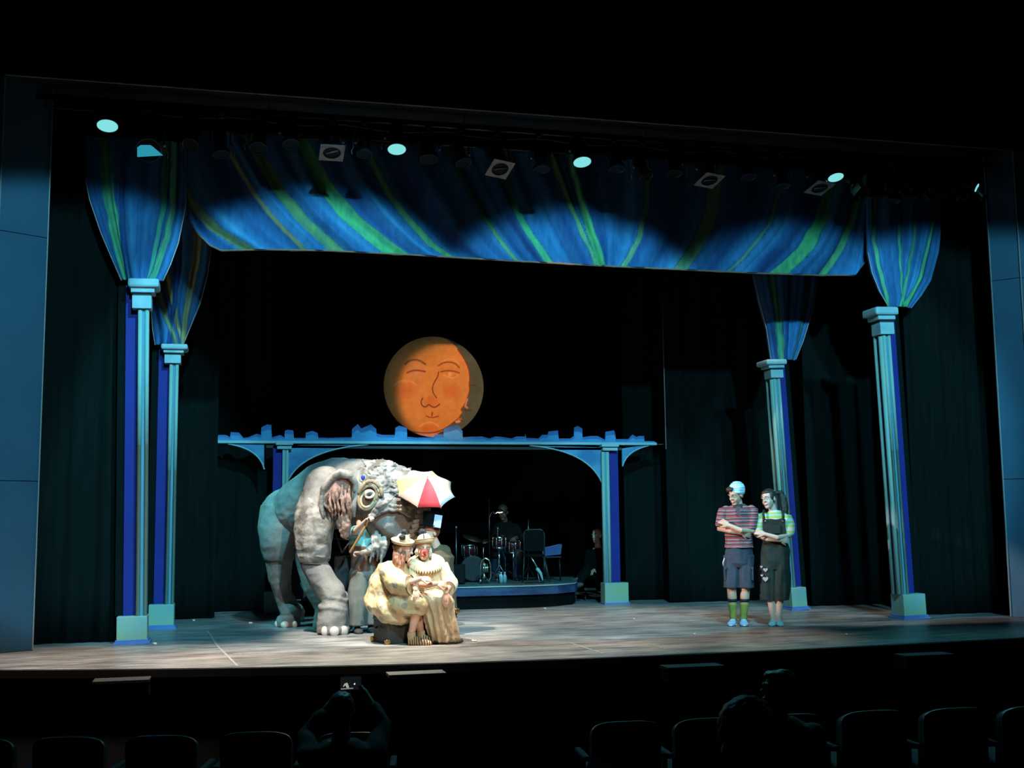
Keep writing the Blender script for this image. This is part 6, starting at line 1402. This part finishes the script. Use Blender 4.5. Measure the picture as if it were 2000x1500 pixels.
# ------------------------------------------------------------------ floor odds and ends
M['paper'] = mat('white_paper_scrap', (.6, .58, .52), rough=.8)
spots_ = [(490, 1218, .04, 'beside the rear foot of the elephant'), (378, 1213, .03, 'behind the rear left column plinth'), (925, 1253, .05, 'just right of the red-nosed clown'), (1064, 1190, .03, 'upstage at the centre'), (1238, 1210, .025, 'on the open floor right of the arch pillar'), (1356, 1240, .02, 'on the floor left of the pair, nearest the front'), (1653, 1241, .02, 'between the woman and the front right column'), (302, 1259, .03, 'at the foot of the front left column')]
rr_ = random.Random(4)
for x, y, s_, lab in spots_:
    o = onZ(x, y); n = 7; pts = [(s_*rr_.uniform(.5, 1)*math.cos(2*math.pi*k/n), s_*rr_.uniform(.5, 1)*math.sin(2*math.pi*k/n), .003) for k in range(n)]
    q_ = MB().loft([pts, [(a*.8, b__*.8, .006+rr_.uniform(.004, .016)) for a, b__, c_ in pts]]).build('paper_scrap', M['paper']); q_.location = o
    tag(q_, 'small white paper scrap '+lab, 'paper scrap', 'paper scraps on the stage floor')
def tape(pts, w_, label, mt, name='floor_tape'):
    P = [onZ(x, y) for x, y in pts]; o = P[0].copy(); mb = MB()
    for a, b__ in zip(P[:-1], P[1:]):
        d = (b__-a).normalized(); n = Vector((-d.y, d.x, 0))*w_/2
        mb.add([a-o-n+Vector((0, 0, .0015)), b__-o-n+Vector((0, 0, .0015)), b__-o+n+Vector((0, 0, .0015)), a-o+n+Vector((0, 0, .0015)), a-o-n, b__-o-n, b__-o+n, a-o+n], [(0, 1, 2, 3), (4, 5, 1, 0), (6, 7, 3, 2), (5, 6, 2, 1), (7, 4, 0, 3)])
    q_ = mb.build(name, mt); q_.location = o+Vector((0, 0, .0008)); tag(q_, label, 'floor tape')
M['tape'] = mat('worn_white_tape', (.42, .40, .36), (.24, .23, .21), 30, .7); M['tape2'] = mat('worn_grey_tape', (.34, .33, .31), (.18, .18, .17), 26, .7)
tape([(455, 1277), (590, 1273), (702, 1269)], .035, 'long worn white tape line on the stage floor left of the trunk', M['tape'])
tape([(405, 1232), (425, 1262), (464, 1301)], .022, 'thin diagonal tape line crossing the floor right of the left columns', M['tape2'])
tape([(1108, 1254), (1180, 1277)], .030, 'short diagonal tape line on the floor below the centre', M['tape2'])
tape([(900, 1262), (1010, 1256)], .025, 'pale tape line right of the clowns', M['tape2'])
tape([(1258, 1256), (1330, 1276)], .020, 'faint diagonal tape line left of the pair, near the stage edge', M['tape2'])
# boxes / ledges under the stage lip
M['ledgedark'] = mat('dark_ledge', (.035, .033, .03), rough=.6); M['ledgegrey'] = mat('grey_ledge', (.16, .145, .13), rough=.6)
def ledge(x0, x1, y, h, z, label, Y=10.35, d=.22, col='ledgegrey'):
    xm = [onY(x0, y, 10.6).x, onY(x1, y, 10.6).x]; Y = min(float(np.interp(x_, [q[0] for q in edge], [q[1] for q in edge])) for x_ in xm)-.34
    a = onY(x0, y, Y); b__ = onY(x1, y, Y); c = (a+b__)/2; o = thing('footlight_tray', (c.x, Y, a.z-.04), 0, label, 'footlight tray'); w_ = b__.x-a.x
    MB().box((0, d/2, .02), (w_, d, .03), None, .004).build('tray_top', M[col], o)
    MB().box((0, d/2, -.05), (w_*.98, d*.9, .11)).build('tray_box', M['black'], o)
    for k in (-1, 1): MB().box((k*w_*.4, d+.03, -.02), (.03, .08, .02)).build('bracket', M['black'], o)
ledge(760, 872, 1317, 6, 0, 'pale-topped footlight tray below the stage edge in front of the clowns')
ledge(1305, 1415, 1303, 6, 0, 'grey footlight tray below the stage edge right of centre', Y=10.4, col='ledgedark')
ledge(180, 292, 1330, 6, 0, 'dim footlight tray below the left part of the stage edge', Y=10.9, col='ledgedark')
ledge(1770, 1865, 1280, 6, 0, 'dim footlight tray below the right part of the stage edge', Y=10.7, col='ledgedark')
# ------------------------------------------------------------------ overhead lighting pipe
PY = 13.22; PZ = 5.98
xl_, xr_ = AL+.1, AR-.1
pipe = tag(MB().tube([(xl_, PY, PZ), (xr_, PY, PZ)], .026, 10).build('lighting_pipe', M['darkmetal']), 'long black lighting pipe hanging across the stage opening just under the header', 'pipe')
for x in np.linspace(xl_+.4, xr_-.4, 6): MB().tube([(x, PY, PZ), (x, PY, 6.16)], .006, 6).build('hanging_cable', M['darkmetal'], pipe)
cb = []
for i in range(60):
    x = xl_+(xr_-xl_)*i/59; cb.append((x, PY+.03, PZ-.05-.05*abs(math.sin(i*.55))))
MB().tube(cb, .010, 6).build('power_cable', M['black'], pipe)
M['lens_on'] = mat('lit_cyan_lens', (.01, .03, .03), emit=.55, ecol=(.07, .80, .86)); M['lens_rim'] = mat('lit_lens_rim', (.02, .04, .04), emit=.75, ecol=(.30, 1.0, 1.0)); M['lens_dim'] = mat('dim_cyan_gel', (.01, .03, .04), emit=.5, ecol=(.05, .60, .82))
M['frameg'] = mat('grey_colour_frame', (.22, .20, .19), (.30, .28, .27), 16, .5, metal=.2, spec=.2); M['glassoff'] = mat('dark_lens', (.004, .008, .009), (.009, .012, .012), 14, .5, spec=.1)
M['bolt'] = mat('bright_fitting', (.35, .37, .37), rough=.35, metal=.2)
def fixture(px, py, kind, label, tilt=52, yaw=0, r_=.10, L_=.30, roll=0, group=None):
    """tilt: degrees the lens looks below level, towards the seats"""
    c = onY(px, py, PY-.12); root = thing('stage_light', (c.x, PY, PZ), 0, label, 'stage light', group)
    c = Vector((0, -.12, c.z-PZ)); D = rotm(yaw, tilt, 0)@Vector((0, -1, 0)); Mx = D.to_track_quat('Z', 'Y').to_matrix()
    MB().lathe([(r_*.55, -L_), (r_*.80, -L_*.9), (r_*.85, -L_*.5), (r_*.70, -L_*.42), (r_*.72, -L_*.15), (r_*1.0, -L_*.10), (r_*1.04, .0), (r_*1.04, .012), (r_*.94, .012), (r_*.94, -.01)], 22, Mx, c).build('housing', M['darkmetal'], root)
    bc = c-D*L_*.45
    # yoke and clamp
    yk = MB(); hz = -bc.z-.06
    yk.tube([bc+Vector((-r_*1.15, 0, 0)), bc+Vector((-r_*1.15, .0, max(.06, hz*.6))), Vector((-.02, 0, -.05)), Vector((.02, 0, -.05)), bc+Vector((r_*1.15, .0, max(.06, hz*.6))), bc+Vector((r_*1.15, 0, 0))], .010, 6)
    yk.build('yoke', M['darkmetal'], root)
    MB().box((0, 0, -.01), (.05, .07, .09), None, .008).build('clamp', M['darkmetal'], root)
    if kind == 'lit':
        MB().lathe([(.001, .004), (r_*.80, .010)], 24, Mx, c).build('lens', M['lens_on'], root); MB().lathe([(r_*.78, .008), (r_*.94, .008), (r_*.94, .016), (r_*.78, .016)], 24, Mx, c).build('lens_rim', M['lens_rim'], root)
    elif kind == 'gel':
        Mz = Mx@Matrix.Rotation(R(roll), 3, 'Z'); e = r_*1.25; q = c+D*.03
        fr = MB(); n = 24
        vs = []; 
        for k in range(n):
            a = 2*math.pi*k/n+math.pi/4; ca, sa = math.cos(a), math.sin(a); m_ = e/max(abs(ca), abs(sa)); vs.append(q+Mz@Vector((ca*m_, sa*m_, 0))); vs.append(q+Mz@Vector((ca*r_*.92, sa*r_*.92, 0)))
        b0 = len(vs); vs += [v-D*.006 for v in vs]; fs = []
        for k in range(n):
            a, b_ = 2*k, 2*((k+1) % n); fs += [(a, b_, b_+1, a+1), (b0+a, b0+a+1, b0+b_+1, b0+b_), (a, b0+a, b0+b_, b_), (a+1, b_+1, b0+b_+1, b0+a+1)]
        fr.add(vs, fs).build('colour_frame', M['frameg'], root); MB().lathe([(.001, .016), (r_*.9, .018)], 24, Mx, c).build('lens', M['glassoff'], root)
        MB().tube([q+Mz@Vector((-r_*.6, -r_*.2, -.004)), q+Mz@Vector((0, r_*.1, -.004)), q+Mz@Vector((r_*.55, r_*.35, -.004))], .008, 6).build('lens_glint', M['frameg'], root)
    elif kind == 'plate':
        pts = [onY(x, y, PY-.16)-root.location for x, y in ((268, 306), (268, 288), (275, 283), (283, 281), (290, 281), (298, 286), (318, 303))]
        MB().prism(pts, (0, 1, 0), .012).build('lit_gel', M['lens_dim'], root); MB().lathe([(.001, .0), (r_*.9, .002)], 24, Mx, c).build('lens', M['glassoff'], root)
    else:
        MB().lathe([(.001, -.02), (r_*.92, .004)], 22, Mx, c).build('lens', M['glassoff'], root)
        if kind == 'barn':
            for k in range(4):
                Mk = Mx@Matrix.Rotation(R(90*k+roll), 3, 'Z'); MB().box(c+D*.07+Mk@Vector((r_*1.12, 0, 0)), (.006, r_*1.7, .14), Mk@Matrix.Rotation(R(22), 3, 'Y')).build('barn_door', M['darkmetal'], root)
    rn = random.Random(int(px)); s_ = -1 if rn.random() < .5 else 1
    q = bc+Vector((s_*r_*1.2, -.01, 0)); MB().ell(q, (.018, .014, .018), None, 10).build('tilt_knob', M['bolt'] if rn.random() < .6 else M['darkmetal'], root)
    a = q+Vector((s_*.02, -.02, .10)); MB().tube([Vector((s_*.03, 0, -.04)), a, a+Vector((s_*.015, -.01, -.10)), a+Vector((s_*.005, -.01, -.17)), a+Vector((s_*.03, -.01, -.21)), a+Vector((s_*.02, -.01, -.25))], .0045, 5).build('safety_cable', M['bolt'] if rn.random() < .5 else M['darkmetal'], root)
    return root
fixture(210, 244, 'lit', 'lit cyan stage light at the far left of the overhead pipe', 72, 0, .118)
fixture(290, 293, 'plate', 'stage light with a flat cyan gel showing, above the front left canvas drape', 40, 4, .14, .32)
fixture(775, 290, 'lit', 'lit cyan stage light overhead, left of the centre of the swag', 72, -4, .112)
fixture(1137, 315, 'lit', 'lit cyan stage light overhead, right of the centre of the swag', 72, 4, .115)
fixture(1632, 345, 'lit', 'lit cyan stage light above the right end of the swag', 72, 8, .105)
fixture(1906, 366, 'lit', 'small lit cyan stage light near the right end of the pipe', 30, 48, .060, .22)
fixture(1672, 366, 'barn', 'stage light with cyan-lit barn doors just right of the one above the swag end', 50, 30, .085)
fixture(648, 295, 'gel', 'stage light with pale square colour frame, left of the left lit cyan light', 68, 3, .112, roll=2)
fixture(976, 327, 'gel', 'stage light with a pale slanted square frame between the two central lit lights', 62, 6, .112, roll=-8)
fixture(1385, 349, 'gel', "stage light with square frame round a dark lens, above the swag's right half", 71, 8, .115, roll=-6)
fixture(1600, 364, 'gel', 'stage light with dim square frame beside the lit one at right', 72, 8, .115, roll=-6)
for px, py, r_, tl, yw, lab in (
        (372, 282, .09, 40, -20, 'unlit black stage light above the left end of the swag'),
        (432, 300, .095, 62, 25, 'unlit black stage light, second from the left end of the swag'),
        (505, 288, .10, 50, -12, 'unlit black stage light, wide housing, third from the left end of the swag'),
        (568, 280, .095, 55, 14, 'unlit black stage light just left of the leftmost pale square frame'),
        (712, 300, .09, 60, -10, 'unlit black stage light between the leftmost pale frame and the left lit light'),
        (838, 310, .11, 60, 8, 'unlit black stage light just right of the left lit cyan light'),
        (905, 318, .095, 45, 28, 'unlit black stage light tilted sideways, left of the pale slanted frame'),
        (1058, 330, .10, 66, 6, 'unlit black stage light just left of the right-of-centre lit light'),
        (1205, 330, .10, 60, 10, 'unlit black stage light just right of the right-of-centre lit light'),
        (1262, 345, .09, 48, 38, 'black stage light turned sideways, left of the frame with the dark lens'),
        (1318, 338, .09, 58, -16, 'unlit black stage light touching the left side of the frame with the dark lens'),
        (1462, 345, .10, 60, 12, 'unlit black stage light just right of the frame with the dark lens'),
        (1530, 362, .09, 70, 4, 'unlit black stage light left of the dim square frame'),
        (1745, 392, .085, 62, -24, 'small steep black stage light left of the front right drape top'),
        (1795, 385, .085, 48, 35, 'black stage light with open round hood above the front right drape'),
        (1838, 384, .080, 40, 25, 'black stage light with open round hood right of the front right drape top'),
        (1878, 388, .085, 52, 30, 'black stage light left of the small lit one near the right wall'),
        (1922, 388, .060, 45, 42, 'slim stage light at the far right, past the right wall edge')):
    fixture(px, py, 'dark', lab, min(80, tl+16), yw, r_)

# ------------------------------------------------------------------ seats and spectators in the dark
def atZ(px, py, Z): r = ray(px, py); return CO+r*(Z/FPX)
M['seatshell'] = mat('dark_teal_seat_shell', (.03, .085, .088), (.04, .10, .10), 6, .3)
M['seatcloth'] = mat('dark_seat_cloth', (.012, .016, .02), (.018, .022, .026), 20, .9)
def seat():
    t = thing('theatre_seat'); w_ = .25
    def shell(off, th, zt, m_, nm, par):
        rings = []
        for y in (off, off+th):
            out = []
            for k in range(25):
                a = math.pi*k/24; out.append(Vector((w_*math.cos(a)*(abs(math.cos(a))**-.35 if abs(math.cos(a)) > .02 else 1)*.93, y+.05*(1-abs(math.cos(a)))*0, zt-.085+.085*math.sin(a)**.7)))
            out += [Vector((-w_*.9, y, zt-.62)), Vector((w_*.9, y, zt-.62))]
            rings.append(out)
        # curve the back slightly
        for r_ in rings:
            for v in r_: v.y += .5*v.x*v.x+.10*(zt-v.z)
        return MB().loft(rings, False).build(nm, m_, par)
    shell(.0, .022, .0, M['seatshell'], 'seat_back', t); shell(.026, .05, -.018, M['seatcloth'], 'seat_pad', t)
    MB().box((0, .30, -.40), (.44, .40, .08), Matrix.Rotation(R(6), 3, 'X'), .02).build('seat_cushion', M['seatcloth'], t)
    for k in (-1, 1):
        MB().box((k*.262, .22, -.24), (.045, .34, .035), None, .012).build('armrest', M['seatcloth'], t)
        MB().box((k*.262, .22, -.53), (.03, .08, .56)).build('seat_leg', M['darkmetal'], t)
    return t
S0 = seat(); first = True
def place_seat(px, py, Z, label):
    global first
    t = S0 if first else copy_tree(S0); first = False
    v = atZ(px, py, Z); t.location = v; t.rotation_euler = (0, 0, math.atan2(-v.x+3.6, 18-v.y)*-.35-R(4)); t.name = 'theatre_seat'
    tag(t, label, 'theatre seat', 'seats in the row before the stage')
    fl = .2-(v.y+2.5)*1.6/16   # raked floor height: not needed for the look, legs reach down
    return t
for px, py, lab in ((-48, 1443, 'dark theatre seat cut by the left edge of the picture'), (130, 1440, 'dark theatre seat, first whole one from the left edge'), (312, 1437, 'dark theatre seat, second whole one from the left edge'), (498, 1430, 'dark theatre seat just left of the spectator holding up a phone'),
                   (688, 1431, 'dark theatre seat in which the spectator with the phone sits'), (1226, 1409, 'dark theatre seat right of the aisle, first in its block'), (1388, 1403, 'dark theatre seat just left of the large nearby head'), (1550, 1395, 'dark theatre seat behind the spectator seen in profile'),
                   (1712, 1388, 'dark theatre seat, second to the right of the large nearby head'), (1872, 1383, 'dark theatre seat, third to the right of the large nearby head'), (2024, 1379, 'dark theatre seat cut by the right edge of the picture')):
    place_seat(px, py, 7.6, lab)
M['dskin'] = mat('dim_skin_tone', (.22, .15, .11), (.18, .12, .09), 10, .6); M['dcloth'] = mat('black_shirt', (.010, .010, .012), rough=.9); M['dhair'] = mat('dark_hair', (.010, .009, .008), (.018, .015, .012), 40, .5)
def spectator(px, py, Z, yaw, label, s=1.0, hair='dhair', arms=None, pitch=0):
    c = atZ(px, py, Z); root = thing('person', (c.x, c.y, c.z-.72), math.atan2(-c.x, c.y), label, 'person'); hc = Vector((0, 0, .72)); Mh = rotm(yaw, pitch, 0)
    b = MB(); head(b, hc, Mh, s); b.tube([hc+Vector((0, .0, -.06)), hc+Vector((0, .01, -.19))], [.055, .062], 12, True, True)
    b.loft([ringe(hc+Vector((0, .02, z)), w_, q) for z, w_, q in ((-.72, .17, .13), (-.50, .155, .12), (-.30, .19, .12), (-.24, .18, .10), (-.18, .09, .07))])
    for H, K in ((-.09, -.11), (.09, .11)): b.tube([hc+Vector((H, .05, -.66)), hc+Vector((K, .42, -.62)), hc+Vector((K, .46, -.98))], [.085, .062, .045], 12, True, True)
    AR_ = arms or [[(-.20, .02, -.28), (-.25, .06, -.52), (-.12, .26, -.56)], [(.20, .02, -.28), (.25, .06, -.52), (.12, .26, -.56)]]
    for k, A_ in enumerate(AR_):
        P_ = [hc+Vector(a) for a in A_]; b.tube(P_, [.046, .04, .028], 12, True, True); d = (P_[2]-P_[1]).normalized()
        hand(b, P_[2], d, (.8 if k == 0 else -.8, .3, -.2) if arms else (0, 0, -1), 1 if k == 0 else -1, 38 if arms else 20)
    blob(b, 'body', M['dskin'], root, .009, 2); face_bits(root, hc, Mh, s)
    c_ = MB(); c_.loft([ringe(hc+Vector((0, .02, z)), w_, q) for z, w_, q in ((-.72, .19, .15), (-.50, .175, .14), (-.30, .21, .14), (-.225, .185, .115), (-.175, .09, .08))])
    for A_ in AR_: P_ = [hc+Vector(a) for a in A_]; c_.tube([P_[0], P_[1], P_[1].lerp(P_[2], .5)], [.075, .062, .052], 12, True, True)
    blob(c_, 'shirt', M['dcloth'], root, .011, 2, folds(.010, (9, 9, 6), 3))
    l = MB()
    for H, K in ((-.09, -.11), (.09, .11)): l.tube([hc+Vector((H, .05, -.66)), hc+Vector((K, .42, -.62)), hc+Vector((K, .46, -.98))], [.10, .078, .06], 12, True, True)
    blob(l, 'trousers', M['dcloth'], root, .012, 2)
    h = MB(); T = lambda v: hc+Mh@(Vector(v)*s); h.ell(T((0, .034, .036)), (.083*s, .094*s, .088*s), Mh); h.ell(T((0, .06, -.03)), (.068*s, .06*s, .07*s), Mh); h.ell(T((0, -.03, .085)), (.06*s, .06*s, .03*s), Mh)
    blob(h, 'hair', M[hair], root, .008, 2, folds(.004, (50, 50, 50), 2)); return root
M['greyhair'] = mat('greying_brown_hair', (.10, .085, .06), (.06, .05, .035), 40, .5, .4, 80)
spectator(1461, 1440, 3.45, 172, 'large head of a short-haired spectator seen from behind, nearest the camera at the lower right', 1.02, 'greyhair')
spectator(1519, 1344, 7.35, -78, 'spectator in the row ahead, face turned left in profile, above the large nearby head', .96)
sp = spectator(667, 1388, 7.35, 175, 'dark-haired spectator seen from behind, holding up a phone with both hands', 1.0, arms=[[(-.20, .02, -.28), (-.22, .22, -.18), (-.045, .36, .02)], [(.20, .02, -.28), (.27, .22, -.14), (.145, .36, .06)]])
pc = atZ(685, 1335, 7.72); ph = thing('smartphone', pc, math.atan2(-pc.x, pc.y), 'glowing smartphone held up sideways below the stage edge, filming the show', 'phone'); k_ = 7.72/FPX
W_, H_ = 43*k_, 27*k_
MB().box((0, .005, 0), (W_, .009, H_), None, .004).build('phone_case', M['black'], ph)
sc_ = MB().box((0, -.0008, 0), (W_*.93, .001, H_*.9)).build('screen', mat('dark_screen', (.01, .01, .012), rough=.2, emit=.02, ecol=(.3, .4, .5)), ph)
M['scr1'] = mat('screen_floor', (.2, .2, .2), emit=.30, ecol=(.8, .8, .78)); M['scr2'] = mat('screen_figures', (.3, .3, .28), emit=.42, ecol=(.9, .88, .75)); M['scr3'] = mat('screen_highlight', (.8, .8, .8), emit=1.2, ecol=(1, 1, 1))
def scr(x0, y0, pts, m_, nm): MB().prism([((x-685)*k_, -.0016, (1335-y)*k_) for x, y in pts], (0, 1, 0), .0005).build(nm, m_, sc_)
scr(0, 0, [(666, 1344), (690, 1343), (690, 1345), (666, 1346)], M['scr1'], 'screen_stage_floor')
scr(0, 0, [(670, 1340), (673, 1335), (678, 1333), (680, 1336), (682, 1343), (677, 1343), (675, 1338), (671, 1341)], M['scr2'], 'screen_elephant')
scr(0, 0, [(691, 1336), (693, 1334), (694, 1336), (692, 1338)], M['scr3'], 'screen_highlight')
bk = atZ(1178, 1490, 2.6); bo = thing('programme_booklet', bk, R(20), 'corner of a pale programme booklet at the bottom edge, right of centre', 'booklet')
for k in (0, 1): MB().box((0.0, .004*k, -.06-.004*k), (.10, .002, .14), Matrix.Rotation(R(-52), 3, 'Y')@Matrix.Rotation(R(4*k), 3, 'Z')).build('page', M['white'], bo)
